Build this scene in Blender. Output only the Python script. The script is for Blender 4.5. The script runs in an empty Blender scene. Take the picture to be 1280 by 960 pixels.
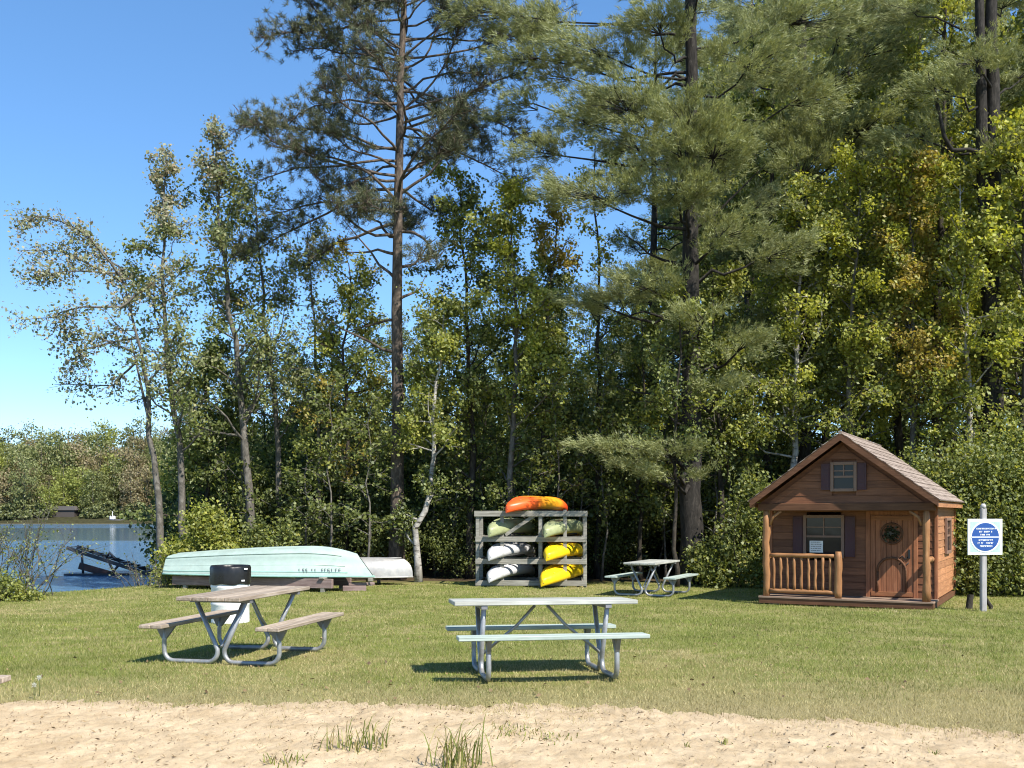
import bpy, math
import numpy as np
from math import sin, cos, pi, radians, atan2, sqrt
from mathutils import Vector, Matrix, noise as mnoise

SC = bpy.context.scene
COL = SC.collection
F, HOR, EYE = 1300.0, 642.0, 1.6
RNG = np.random.default_rng(7)
ZW = -0.65                                    # lake level

# ------------------------------------------------------------------ terrain
def sstep(a, b, x):
    t = np.clip((x - a) / (b - a), 0, 1)
    return t * t * (3 - 2 * t)

SHORE = [(-300, 22.5), (-40, 23.2), (-13, 24.0), (-10.6, 25.2), (-9.6, 27.0), (-9.9, 30), (-12.0, 38), (-16, 50), (-12, 60), (10, 68), (60, 80), (400, 140)]

def shore_dist(X, Y):
    """signed distance to the near shore line, positive on land"""
    X = np.asarray(X, float); Y = np.asarray(Y, float)
    best = np.full(X.shape, 1e9); sgn = np.ones(X.shape)
    for (x0, y0), (x1, y1) in zip(SHORE[:-1], SHORE[1:]):
        dx, dy = x1 - x0, y1 - y0
        t = np.clip(((X - x0) * dx + (Y - y0) * dy) / (dx * dx + dy * dy), 0, 1)
        ex, ey = X - (x0 + t * dx), Y - (y0 + t * dy)
        d = np.hypot(ex, ey)
        cr = dx * (Y - y0) - dy * (X - x0)
        m = d < best - 1e-9
        best = np.where(m, d, best); sgn = np.where(m, np.where(cr < 0, 1.0, -1.0), sgn)
    return best * sgn

def wob(X, Y):
    return 0.012 * np.sin(X * 1.3 + 0.7 * np.sin(Y * 0.9)) * np.sin(Y * 1.1 + 0.5) + 0.008 * np.sin(X * 3.1 + Y * 2.3)

def gz(X, Y):
    X = np.asarray(X, float); Y = np.asarray(Y, float)
    z = -0.02 * (np.clip(Y, 9, 21) - 9) + wob(X, Y) * sstep(9, 10, Y)
    s = shore_dist(X, Y)
    z = z * sstep(-1.2, 0.6, s) + (-2.0 - 1.5 * sstep(0, 20, -s)) * (1 - sstep(-1.6, 0.5, s))
    far = Y - 226 - 5 * np.sin(X * 0.03) - 3 * np.sin(X * 0.083 + 1)
    zf = ZW - 2.0 + 2.5 * sstep(-6, 2, far) + 0.16 * np.clip(far, 0, 75) + 0.03 * np.clip(far - 75, 0, 200)
    return np.where(far > -6, np.maximum(z, zf), z)

def g(x, y):
    return float(gz(np.array([x]), np.array([y]))[0])

def px(xp, D):
    return (xp - 640) / F * D
def pz(yp, D):
    return EYE - (yp - HOR) / F * D
def P(xp, yp, D):
    return (px(xp, D), D, pz(yp, D))

# ------------------------------------------------------------------ object helpers
def link(o, parent=None):
    COL.objects.link(o)
    if parent is not None:
        o.parent = parent
    return o

def tag(o, label=None, cat=None, group=None, kind=None):
    if label: o['label'] = label
    if cat: o['category'] = cat
    if group: o['group'] = group
    if kind: o['kind'] = kind
    return o

def thing(name, label, cat, loc=(0, 0, 0), rz=0.0, group=None):
    o = bpy.data.objects.new(name, None)
    o.empty_display_size = 0.2
    link(o)
    o.location = loc
    o.rotation_euler = (0, 0, rz)
    return tag(o, label, cat, group)

def copy_tree(o, loc, rz, scale=1.0, label=None, group=None):
    r = o.copy(); COL.objects.link(r)
    r.location = loc; r.rotation_euler = (0, 0, rz)
    r.scale = scale if isinstance(scale, tuple) else (scale, scale, scale)
    if label: r['label'] = label
    if group: r['group'] = group
    for ch in list(o.children):
        c = ch.copy(); COL.objects.link(c); c.parent = r
        for gch in ch.children:
            d = gch.copy(); COL.objects.link(d); d.parent = c
    return r

def np_mesh(name, verts, k, mats, parent=None, midx=None, smooth=False):
    """verts (N*k,3): N separate polygons with k corners each"""
    verts = np.ascontiguousarray(verts, dtype=np.float32).reshape(-1, 3)
    n = len(verts) // k
    me = bpy.data.meshes.new(name)
    me.vertices.add(len(verts)); me.vertices.foreach_set('co', verts.ravel())
    me.loops.add(n * k); me.loops.foreach_set('vertex_index', np.arange(n * k, dtype=np.int32))
    me.polygons.add(n)
    me.polygons.foreach_set('loop_start', np.arange(0, n * k, k, dtype=np.int32))
    for m in (mats if isinstance(mats, (list, tuple)) else [mats]):
        me.materials.append(m)
    if midx is not None:
        me.polygons.foreach_set('material_index', np.asarray(midx, dtype=np.int32))
    me.update(calc_edges=True)
    return link(bpy.data.objects.new(name, me), parent)

class MB:
    """collects shapes, builds ONE mesh object"""
    def __init__(s):
        s.v = []; s.f = []; s.sm = []
    def add(s, vs, fs, smooth=False):
        b = len(s.v)
        s.v.extend([tuple(map(float, v)) for v in vs])
        for f in fs:
            s.f.append([i + b for i in f]); s.sm.append(smooth)
    def box(s, lo, hi, M=None, bev=0.0):
        x0, y0, z0 = lo; x1, y1, z1 = hi
        if bev > 0:
            b = min(bev, (x1 - x0) / 2.01, (y1 - y0) / 2.01, (z1 - z0) / 2.01)
            vs = []
            idx = {}
            for ix, X in ((0, x0), (1, x1)):
                for iy, Y in ((0, y0), (1, y1)):
                    for iz, Z in ((0, z0), (1, z1)):
                        sx, sy, sz = (1 - 2 * ix) * b, (1 - 2 * iy) * b, (1 - 2 * iz) * b
                        for ax in range(3):
                            p = [X + sx, Y + sy, Z + sz]
                            p[ax] = (X, Y, Z)[ax]
                            idx[(ix, iy, iz, ax)] = len(vs); vs.append(p)
            fs = []
            for ax in range(3):
                o1, o2 = [a for a in range(3) if a != ax]
                for e in (0, 1):
                    q = []
                    for (p1, p2) in ((0, 0), (1, 0), (1, 1), (0, 1)):
                        k = [0, 0, 0]; k[ax] = e; k[o1] = p1; k[o2] = p2
                        q.append(idx[(k[0], k[1], k[2], ax)])
                    fs.append(q)
            for ax in range(3):
                o1, o2 = [a for a in range(3) if a != ax]
                for p1 in (0, 1):
                    for p2 in (0, 1):
                        k0 = [0, 0, 0]; k0[ax] = 0; k0[o1] = p1; k0[o2] = p2
                        k1 = list(k0); k1[ax] = 1
                        fs.append([idx[(*k0, o1)], idx[(*k1, o1)], idx[(*k1, o2)], idx[(*k0, o2)]])
            for k in [(a, b_, c) for a in (0, 1) for b_ in (0, 1) for c in (0, 1)]:
                fs.append([idx[(*k, 0)], idx[(*k, 1)], idx[(*k, 2)]])
        else:
            vs = [(x0, y0, z0), (x1, y0, z0), (x1, y1, z0), (x0, y1, z0), (x0, y0, z1), (x1, y0, z1), (x1, y1, z1), (x0, y1, z1)]
            fs = [(0, 3, 2, 1), (4, 5, 6, 7), (0, 1, 5, 4), (1, 2, 6, 5), (2, 3, 7, 6), (3, 0, 4, 7)]
        if M is not None:
            vs = [M @ Vector(v) for v in vs]
        s.add(vs, fs)
        return s
    def bar(s, a, b, w, h, up=(0, 0, 1), bev=0.0):
        """box beam from a to b, width w across, height h along up"""
        a = Vector(a); b = Vector(b); d = b - a; L = d.length; d.normalize()
        u = Vector(up); sx = d.cross(u)
        if sx.length < 1e-4: sx = Vector((1, 0, 0))
        sx.normalize(); u = sx.cross(d)
        M = Matrix(((d.x, sx.x, u.x, a.x), (d.y, sx.y, u.y, a.y), (d.z, sx.z, u.z, a.z), (0, 0, 0, 1)))
        return s.box((0, -w / 2, -h / 2), (L, w / 2, h / 2), M, bev)
    def tube(s, pts, rad, n=8, cap=True):
        pts = [Vector(p) for p in pts]
        if not hasattr(rad, '__len__'): rad = [rad] * len(pts)
        vs = []; prev = None
        for i, p in enumerate(pts):
            t = (pts[min(i + 1, len(pts) - 1)] - pts[max(i - 1, 0)]).normalized()
            if prev is None:
                a = t.orthogonal().normalized()
            else:
                a = (prev - t * prev.dot(t))
                a = a.normalized() if a.length > 1e-6 else t.orthogonal().normalized()
            prev = a; b = t.cross(a)
            for k in range(n):
                th = 2 * pi * k / n
                vs.append(p + (a * cos(th) + b * sin(th)) * rad[i])
        fs = []
        for i in range(len(pts) - 1):
            for k in range(n):
                fs.append((i * n + k, i * n + (k + 1) % n, (i + 1) * n + (k + 1) % n, (i + 1) * n + k))
        s.add(vs, fs, True)
        if cap:
            b0 = len(s.v) - len(vs)
            s.f.append([b0 + k for k in range(n)][::-1]); s.sm.append(False)
            e0 = b0 + (len(pts) - 1) * n
            s.f.append([e0 + k for k in range(n)]); s.sm.append(False)
        return s
    def prism(s, outline, y0, y1, M=None):
        """outline [(x,z)] counter-clockwise extruded along y"""
        n = len(outline)
        vs = [(x, y0, z) for x, z in outline] + [(x, y1, z) for x, z in outline]
        fs = [list(range(n)), list(range(2 * n - 1, n - 1, -1))]
        for i in range(n):
            j = (i + 1) % n
            fs.append((i, i + n, j + n, j))
        if M is not None: vs = [M @ Vector(v) for v in vs]
        s.add(vs, fs)
        return s
    def lathe(s, prof, n=32, c=(0, 0)):
        vs = []; fs = []
        for r, z in prof:
            for k in range(n):
                th = 2 * pi * k / n
                vs.append((c[0] + r * cos(th), c[1] + r * sin(th), z))
        for i in range(len(prof) - 1):
            for k in range(n):
                fs.append((i * n + k, i * n + (k + 1) % n, (i + 1) * n + (k + 1) % n, (i + 1) * n + k))
        s.add(vs, fs, True)
        return s
    def loft(s, rings, closed=True, caps=True):
        n = len(rings[0]); vs = [p for r in rings for p in r]; fs = []
        m = n if closed else n - 1
        for i in range(len(rings) - 1):
            for k in range(m):
                fs.append((i * n + k, i * n + (k + 1) % n, (i + 1) * n + (k + 1) % n, (i + 1) * n + k))
        s.add(vs, fs, True)
        if caps:
            b = len(s.v) - len(vs)
            s.f.append([b + k for k in range(n)][::-1]); s.sm.append(False)
            s.f.append([b + (len(rings) - 1) * n + k for k in range(n)]); s.sm.append(False)
        return s
    def build(s, name, m, parent=None, loc=None, sharp=None):
        me = bpy.data.meshes.new(name)
        me.from_pydata(s.v, [], s.f)
        me.polygons.foreach_set('use_smooth', s.sm)
        me.materials.append(m)
        me.update()
        o = link(bpy.data.objects.new(name, me), parent)
        if loc: o.location = loc
        return o

# ------------------------------------------------------------------ materials
def nodes(name):
    m = bpy.data.materials.new(name); m.use_nodes = True
    nt = m.node_tree
    for n in list(nt.nodes): nt.nodes.remove(n)
    out = nt.nodes.new('ShaderNodeOutputMaterial')
    return m, nt, out
def N(nt, t, **kw):
    n = nt.nodes.new(t)
    for k, v in kw.items():
        if k.startswith('i_'):
            n.inputs[k[2:].replace('_', ' ')].default_value = v
        else: setattr(n, k, v)
    return n
def ramp(nt, stops, src=None):
    r = nt.nodes.new('ShaderNodeValToRGB')
    e = r.color_ramp.elements
    while len(e) < len(stops): e.new(0.5)
    for el, (p, c) in zip(e, stops):
        el.position = p; el.color = (*c, 1) if len(c) == 3 else c
    if src is not None: nt.links.new(src, r.inputs['Fac'])
    return r
def mixc(nt, fac, a, b, mode='MIX'):
    m = nt.nodes.new('ShaderNodeMix'); m.data_type = 'RGBA'; m.blend_type = mode
    for s, v in ((m.inputs[0], fac), (m.inputs[6], a), (m.inputs[7], b)):
        if hasattr(v, 'is_linked') or hasattr(v, 'links'): nt.links.new(v, s)
        elif isinstance(v, (int, float)): s.default_value = v
        else: s.default_value = (*v, 1)
    return m.outputs[2]
def coords(nt, scale=(1, 1, 1), space='Object'):
    tc = nt.nodes.new('ShaderNodeTexCoord'); mp = nt.nodes.new('ShaderNodeMapping')
    mp.inputs['Scale'].default_value = scale
    nt.links.new(tc.outputs[space], mp.inputs['Vector'])
    return mp.outputs[0]
def noise(nt, vec, scale, detail=4, rough=0.6, dist=0.0):
    n = nt.nodes.new('ShaderNodeTexNoise')
    n.inputs['Scale'].default_value = scale; n.inputs['Detail'].default_value = detail
    n.inputs['Roughness'].default_value = rough; n.inputs['Distortion'].default_value = dist
    if vec is not None: nt.links.new(vec, n.inputs['Vector'])
    return n.outputs['Fac']
def bump(nt, h, strength=0.3, dist=0.01):
    b = nt.nodes.new('ShaderNodeBump'); b.inputs['Strength'].default_value = strength
    b.inputs['Distance'].default_value = dist
    nt.links.new(h, b.inputs['Height'])
    return b.outputs[0]
def principled(nt, out, color, rough=0.6, metal=0.0, normal=None, spec=0.4):
    p = nt.nodes.new('ShaderNodeBsdfPrincipled')
    if hasattr(color, 'links'): nt.links.new(color, p.inputs['Base Color'])
    else: p.inputs['Base Color'].default_value = (*color, 1)
    if hasattr(rough, 'links'): nt.links.new(rough, p.inputs['Roughness'])
    else: p.inputs['Roughness'].default_value = rough
    p.inputs['Metallic'].default_value = metal
    p.inputs['Specular IOR Level'].default_value = spec
    if normal is not None: nt.links.new(normal, p.inputs['Normal'])
    nt.links.new(p.outputs[0], out.inputs[0])
    return p

def mat_wood(name, cols, axis=0, rough=0.75, scale=1.0, spec=0.2, island=0.25):
    m, nt, out = nodes(name)
    sc = [14 * scale] * 3; sc[axis] = 0.9 * scale
    v = coords(nt, tuple(sc))
    f = noise(nt, v, 2.2, 5, 0.65, 0.4)
    r = ramp(nt, [(0.25, cols[0]), (0.55, cols[1]), (0.8, cols[2])], f)
    blot = noise(nt, coords(nt), 3.0, 3)
    c = mixc(nt, 0.35, r.outputs[0], ramp(nt, [(0.35, (0.45, 0.45, 0.45)), (0.65, (1, 1, 1))], blot).outputs[0], 'MULTIPLY')
    ge = nt.nodes.new('ShaderNodeNewGeometry')
    rr = ramp(nt, [(0, (1 - island,) * 3), (1, (1, 1, 1))], ge.outputs['Random Per Island'])
    c = mixc(nt, 1.0, c, rr.outputs[0], 'MULTIPLY')
    principled(nt, out, c, rough, 0, bump(nt, f, 0.35, 0.006), spec)
    return m

def mat_paint(name, col, rough=0.45, var=0.12, dirt=None, dirt_amt=0.35, metal=0.0, bumps=0.08, spec=0.4, scale=6):
    m, nt, out = nodes(name)
    f = noise(nt, coords(nt), scale, 6, 0.7)
    lo = tuple(max(0, c * (1 - var)) for c in col); hi = tuple(min(1, c * (1 + var)) for c in col)
    c = ramp(nt, [(0.3, lo), (0.7, hi)], f).outputs[0]
    if dirt:
        d = noise(nt, coords(nt, (1, 1, 2.5)), scale * 0.6, 8, 0.75, 0.6)
        k = ramp(nt, [(0.5, (0, 0, 0)), (0.72, (dirt_amt,) * 3)], d)
        c = mixc(nt, k.outputs[0], c, dirt)
    rg = ramp(nt, [(0.3, (max(0.05, rough - 0.12),) * 3), (0.7, (min(1, rough + 0.12),) * 3)], f).outputs[0]
    principled(nt, out, c, rg, metal, bump(nt, f, bumps, 0.01), spec)
    return m

def mat_leaf(name, cols, trans=0.38, patch=0.5, gloss=0.06):
    gloss *= 0.6
    m, nt, out = nodes(name)
    ge = nt.nodes.new('ShaderNodeNewGeometry')
    st = [(i / (len(cols) - 1), c) for i, c in enumerate(cols)]
    c = ramp(nt, st, ge.outputs['Random Per Island']).outputs[0]
    f = noise(nt, coords(nt), 0.9, 3)
    v = ramp(nt, [(0.3, (1 - patch * 0.55,) * 3), (0.7, (1 + patch * 0.25,) * 3)], f).outputs[0]
    c = mixc(nt, 1.0, c, v, 'MULTIPLY')
    df = nt.nodes.new('ShaderNodeBsdfDiffuse'); tr = nt.nodes.new('ShaderNodeBsdfTranslucent')
    gl = nt.nodes.new('ShaderNodeBsdfGlossy'); gl.inputs['Roughness'].default_value = 0.55
    gl.inputs['Color'].default_value = (0.8, 0.85, 0.8, 1)
    nt.links.new(c, df.inputs['Color'])
    ct = mixc(nt, 1.0, c, (1.25, 1.2, 0.7), 'MULTIPLY')
    nt.links.new(ct, tr.inputs['Color'])
    mx = nt.nodes.new('ShaderNodeMixShader'); mx.inputs[0].default_value = trans
    nt.links.new(df.outputs[0], mx.inputs[1]); nt.links.new(tr.outputs[0], mx.inputs[2])
    m2 = nt.nodes.new('ShaderNodeMixShader'); m2.inputs[0].default_value = gloss
    nt.links.new(mx.outputs[0], m2.inputs[1]); nt.links.new(gl.outputs[0], m2.inputs[2])
    nt.links.new(m2.outputs[0], out.inputs[0])
    return m

def mat_bark(name, c0, c1, c2, zs=3.0, sc=9, bs=0.8, marks=None):
    m, nt, out = nodes(name)
    f = noise(nt, coords(nt, (sc, sc, zs)), 1.3, 6, 0.7, 0.8)
    c = ramp(nt, [(0.32, c0), (0.52, c1), (0.72, c2)], f).outputs[0]
    if marks:
        k = noise(nt, coords(nt, (3, 3, 16)), 1.1, 4, 0.6, 0.5)
        kk = ramp(nt, [(0.56, (0, 0, 0)), (0.64, (1, 1, 1))], k).outputs[0]
        c = mixc(nt, kk, c, marks)
    principled(nt, out, c, 0.85, 0, bump(nt, f, bs, 0.03), 0.15)
    return m

# foliage palettes (albedo)
M_ASPEN = mat_leaf('leaf_young_aspen', [(0.1, 0.13, 0.045), (0.19, 0.22, 0.085), (0.28, 0.3, 0.12), (0.37, 0.37, 0.2)], 0.4, 0.4, 0.04)
M_SILVER = mat_leaf('leaf_silver_aspen', [(0.15, 0.17, 0.08), (0.26, 0.275, 0.16), (0.36, 0.36, 0.26), (0.3, 0.21, 0.13)], 0.35, 0.3, 0.04)
M_DARK = mat_leaf('leaf_dark_green', [(0.075, 0.095, 0.022), (0.12, 0.15, 0.032), (0.18, 0.215, 0.05), (0.27, 0.29, 0.09)], 0.45)
M_DEEP = mat_leaf('leaf_deep_shade', [(0.03, 0.042, 0.012), (0.055, 0.075, 0.018), (0.095, 0.12, 0.03)], 0.4)  # leaf green lowered, shade of the understorey painted into the palette
M_MID = mat_leaf('leaf_mid_green', [(0.13, 0.155, 0.028), (0.22, 0.255, 0.042), (0.32, 0.345, 0.065), (0.42, 0.4, 0.1)], 0.48)
M_LIME = mat_leaf('leaf_yellow_green', [(0.22, 0.25, 0.03), (0.36, 0.385, 0.05), (0.47, 0.45, 0.07)], 0.48)
M_RUST = mat_leaf('leaf_rusty', [(0.28, 0.23, 0.04), (0.38, 0.27, 0.055), (0.36, 0.35, 0.06)], 0.45)
M_NEEDW = mat_leaf('needles_white_pine', [(0.15, 0.17, 0.065), (0.25, 0.275, 0.115), (0.39, 0.4, 0.2)], 0.3, 0.5, 0.05)
M_NEEDR = mat_leaf('needles_red_pine', [(0.035, 0.045, 0.022), (0.07, 0.082, 0.036), (0.13, 0.142, 0.065), (0.16, 0.14, 0.085)], 0.2, 0.3, 0.08)
M_FARL = mat_leaf('leaf_far_green', [(0.13, 0.15, 0.05), (0.2, 0.22, 0.075), (0.27, 0.285, 0.11)], 0.35)
M_FARD = mat_leaf('leaf_far_dark', [(0.07, 0.085, 0.04), (0.11, 0.13, 0.055), (0.16, 0.175, 0.08)], 0.25)
M_FARY = mat_leaf('leaf_far_lime', [(0.22, 0.25, 0.05), (0.3, 0.33, 0.075), (0.37, 0.39, 0.11)], 0.35)
M_FARB = mat_leaf('leaf_far_budding', [(0.22, 0.18, 0.1), (0.28, 0.22, 0.12), (0.24, 0.23, 0.1)], 0.3)
M_BARKP = mat_bark('bark_white_pine', (0.012, 0.011, 0.01), (0.03, 0.027, 0.024), (0.07, 0.062, 0.055))
M_BARKR = mat_bark('bark_red_pine', (0.035, 0.028, 0.023), (0.1, 0.08, 0.065), (0.24, 0.185, 0.145))
M_BARKA = mat_bark('bark_aspen', (0.05, 0.046, 0.038), (0.11, 0.1, 0.085), (0.21, 0.195, 0.17), 4, 6, 0.4)
M_BIRCH = mat_bark('bark_birch', (0.12, 0.11, 0.095), (0.34, 0.32, 0.29), (0.58, 0.56, 0.52), 2.2, 3, 0.4, marks=(0.04, 0.036, 0.03))
M_BARKD = mat_bark('bark_dark', (0.02, 0.017, 0.013), (0.045, 0.038, 0.03), (0.09, 0.08, 0.065))

# ------------------------------------------------------------------ foliage primitives
def unit(v):
    return v / np.maximum(np.linalg.norm(v, axis=-1, keepdims=True), 1e-9)

def leaf_quads(c, size, rng, up=0.5, aspect=0.72):
    c = np.asarray(c, float); n = len(c)
    nrm = unit(rng.normal(size=(n, 3)) * 0.9 + np.array([0.4, -0.4, up + 0.1]))
    a = unit(np.cross(nrm, rng.normal(size=(n, 3))))
    a[:, 2] -= 0.25; a = unit(a - nrm * (a * nrm).sum(1, keepdims=True))
    b = np.cross(nrm, a)
    L = (size * rng.uniform(0.45, 1.45, n))[:, None]; W = L * aspect
    v = np.empty((n, 4, 3))
    v[:, 0] = c - a * L * 0.5
    v[:, 1] = c - a * L * 0.05 + b * W * 0.5 + nrm * L * 0.08
    v[:, 2] = c + a * L * 0.5
    v[:, 3] = c - a * L * 0.05 - b * W * 0.5 + nrm * L * 0.08
    return v.reshape(-1, 3)

def needle_tris(c, axis, n_per, length, width, rng, spread=0.9):
    c = np.repeat(np.asarray(c, float), n_per, 0); ax = np.repeat(np.asarray(axis, float), n_per, 0)
    n = len(c)
    d = unit(ax + spread * rng.normal(size=(n, 3)))
    L = (length * rng.uniform(0.65, 1.2, n))[:, None]
    s = unit(np.cross(d, rng.normal(size=(n, 3)))) * width * 0.5
    c = c + rng.normal(size=(n, 3)) * length * 0.18
    v = np.empty((n, 3, 3))
    v[:, 0] = c - s; v[:, 1] = c + s; v[:, 2] = c + d * L
    return v.reshape(-1, 3)

def poly_at(pts, t):
    pts = np.asarray(pts, float); k = len(pts) - 1
    x = min(max(t, 0), 1) * k; i = min(int(x), k - 1); f = x - i
    return pts[i] * (1 - f) + pts[i + 1] * f, unit(pts[i + 1] - pts[i])

def resample(pts, n, rng, amp):
    pts = np.asarray(pts, float)
    d = np.r_[0, np.cumsum(np.linalg.norm(np.diff(pts, axis=0), axis=1))]
    t = np.linspace(0, d[-1], n)
    q = np.stack([np.interp(t, d, pts[:, k]) for k in range(3)], 1)
    q[1:-1, :2] += rng.normal(size=(n - 2, 2)) * amp
    return q

def grow(start, d, length, rng, seg=5, wob_=0.18, lift=0.0):
    p = np.array(start, float); d = unit(np.array(d, float)); pts = [p.copy()]
    for i in range(seg):
        d = unit(d + rng.normal(size=3) * wob_ + np.array([0, 0, lift]))
        p = p + d * length / seg
        pts.append(p.copy())
    return np.array(pts)

def dirv(az, el):
    return np.array([cos(az) * cos(el), sin(az) * cos(el), sin(el)])

class Tree:
    def __init__(s, name, label, cat, base, rng, group=None):
        s.rng = rng; s.base = np.array(base, float)
        s.root = thing(name, label, cat, tuple(base), 0, group)
        s.w = MB(); s.leaf = []; s.lm = []; s.need = []
    def trunk(s, pts, r0, r1, n=10, seg=14, amp=0.03, flare=1.35):
        """pts relative to base"""
        q = resample(pts, seg, s.rng, amp)
        s.tp = q
        r = np.linspace(r0, r1, seg); r[0] *= flare; r[1] *= 1 + (flare - 1) * 0.25
        s.tr = r
        s.w.tube(q, list(r), n)
        return s
    def rad(s, t):
        return float(np.interp(t, np.linspace(0, 1, len(s.tr)), s.tr))
    def add_leaves(s, c, size, mi=0, up=0.5):
        if len(c):
            s.leaf.append(leaf_quads(c, size, s.rng, up)); s.lm.append(np.full(len(c), mi))
    def branches(s, nb, t0, t1, blen, n_leaf, size, el=(0.15, 0.9), twigs=6, az=None, taper=0.55, jit=0.095, lift=0.03, mi=0, alt=(1, 0.0), up=0.5, twig_tubes=True):
        r = s.rng
        for i in range(nb):
            t = t0 + (t1 - t0) * ((i + r.uniform()) / nb)
            st, d = poly_at(s.tp, t)
            a = r.uniform(0, 2 * pi) if az is None else r.normal(az[0], az[1])
            e = r.uniform(*el)
            u = (t - t0) / max(1e-6, t1 - t0)
            L = blen * (1 - taper * u) * r.uniform(0.6, 1.15)
            b = grow(st, dirv(a, e), L, r, 5, 0.2, lift)
            rb = max(0.012, s.rad(t) * 0.42)
            s.w.tube(b, list(np.linspace(rb, 0.008, len(b))), 5, False)
            m = alt[0] if r.uniform() < alt[1] else mi
            for j in range(twigs):
                uu = r.uniform(0.25, 1.0)
                p, bd = poly_at(b, uu)
                td = unit(bd * 0.7 + r.normal(size=3) * 0.75)
                tw = grow(p, td, L * r.uniform(0.22, 0.42) + 0.1, r, 3, 0.25, -0.02)
                if twig_tubes and r.uniform() < 0.6:
                    s.w.tube(tw, [0.011, 0.009, 0.007, 0.005], 3, False)
                k = max(3, int(n_leaf * r.uniform(0.5, 1.5)))
                tt = r.uniform(0.1, 1.05, k) * 3
                ii = np.minimum(tt.astype(int), 2); ff = (tt - ii)[:, None]
                c = tw[ii] * (1 - ff) + tw[ii + 1] * ff + r.normal(size=(k, 3)) * jit
                s.add_leaves(c, size, m, up)
        return s
    def lobes(s, lobes, n, size, mi=0, up=0.5, shell=0.6):
        """lobes: list of (center, radii) ; leaves scattered through small clumps inside"""
        r = s.rng
        for (c, rad) in lobes:
            c = np.array(c, float); rad = np.array(rad, float)
            nc = max(4, int(n / 45))
            q = unit(r.normal(size=(nc, 3))) * (r.uniform(0, 1, (nc, 1)) ** (1 / 3 * (1 - shell) + 0.12))
            cl = c + q * rad
            k = r.integers(20, 70, nc)
            pts = np.repeat(cl, k, 0) + r.normal(size=(k.sum(), 3)) * (0.16 * rad.mean() + 0.05)
            s.add_leaves(pts, size, mi, up)
        return s
    def plume(s, tip, t, dims, n, n_per=11, length=0.13, width=0.013, tube=True, sag=0.0):
        """white-pine branch: from trunk at t to a soft flat plume centred at tip (relative to base)"""
        r = s.rng
        tip = np.array(tip, float)
        st, _ = poly_at(s.tp, t)
        mid = (st + tip) / 2 + np.array([0, 0, -0.2 - sag]) + r.normal(size=3) * 0.12
        b = resample(np.array([st, mid, tip]), 9, r, 0.05); b[1:-1, 2] += r.normal(size=7) * 0.09; b = b[[0, 1, 2, 3, 5, 7, 8]]
        if tube:
            s.w.tube(b, list(np.linspace(max(0.02, s.rad(t) * 0.3), 0.012, 7)), 5, False)
        dims = np.array(dims, float)
        out = unit((tip - st) * np.array([1, 1, 0.2]))
        ns = max(6, n // 22)
        sub = unit(r.normal(size=(ns, 3)) * np.array([1, 1, 0.8])) * r.uniform(0.2, 1, (ns, 1)) ** 0.5 * dims + tip
        for q in sub[: ns // 2]:
            if tube:
                s.w.tube([tuple(tip * 0.6 + b[4] * 0.4), tuple((tip + q) / 2 + np.array([0, 0, -0.05])), tuple(q)], [0.014, 0.01, 0.006], 3, False)
        k = max(1, n // ns)
        od = unit((sub - tip) * np.array([1, 1, 0.4]) / dims + out * 0.8 + np.array([0, 0, 0.25]))
        line = r.uniform(-0.5, 0.6, (ns, k, 1)) * 0.55
        c = sub[:, None, :] + od[:, None, :] * line + r.normal(size=(ns, k, 3)) * np.array([0.12, 0.12, 0.07])
        ax = np.repeat(od[:, None, :], k, 1) + np.array([0, 0, 0.1])
        s.need.append(needle_tris(c.reshape(-1, 3), ax.reshape(-1, 3), n_per, length, width, r, 0.45))
        return s
    def tufts(s, c, axis, n_per, length, width, spread=0.95):
        s.need.append(needle_tris(c, axis, n_per, length, width, s.rng, spread)); return s
    def finish(s, bark, leafmats=None, needmat=None):
        s.w.build('trunk', bark, s.root)
        if s.leaf:
            np_mesh('crown', np.concatenate(s.leaf), 4, leafmats, s.root, np.concatenate(s.lm))
        if s.need:
            np_mesh('crown', np.concatenate(s.need), 3, needmat, s.root)
        return s.root

def rel(pts, base):
    return np.array(pts, float) - np.array(base, float)

# ------------------------------------------------------------------ camera, world, sun
cam = bpy.data.cameras.new('camera'); co = bpy.data.objects.new('camera', cam); COL.objects.link(co)
co.location = (0, 0, EYE); co.rotation_euler = (pi / 2, 0, 0)
cam.lens = 36 * F / 1280; cam.sensor_width = 36; cam.shift_y = (HOR - 480) / 1280
cam.clip_start = 0.05; cam.clip_end = 5000
SC.camera = co
SUN_AZ, SUN_EL = radians(139), radians(48)     # azimuth clockwise from +Y
w = bpy.data.worlds.new('World'); SC.world = w; w.use_nodes = True
nt = w.node_tree; bg = nt.nodes['Background']
sky = nt.nodes.new('ShaderNodeTexSky'); sky.sky_type = 'NISHITA'; sky.sun_disc = False
sky.sun_elevation = SUN_EL; sky.sun_rotation = SUN_AZ; sky.air_density = 0.65; sky.dust_density = 0.0; sky.ozone_density = 3.5
hs_ = nt.nodes.new('ShaderNodeHueSaturation'); hs_.inputs['Saturation'].default_value = 1.28
gm_ = nt.nodes.new('ShaderNodeGamma'); gm_.inputs['Gamma'].default_value = 0.75
hs_.inputs['Value'].default_value = 1.4
nt.links.new(sky.outputs[0], gm_.inputs['Color']); nt.links.new(gm_.outputs[0], hs_.inputs['Color']); nt.links.new(hs_.outputs[0], bg.inputs[0]); bg.inputs[1].default_value = 0.15
sun = bpy.data.lights.new('sun', 'SUN'); sun.energy = 5.0; sun.angle = radians(0.53); sun.color = (1.0, 0.94, 0.84)
so = bpy.data.objects.new('sun', sun); COL.objects.link(so)
sd = Vector((sin(SUN_AZ) * cos(SUN_EL), cos(SUN_AZ) * cos(SUN_EL), sin(SUN_EL)))
so.rotation_euler = sd.to_track_quat('Z', 'Y').to_euler()
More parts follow.
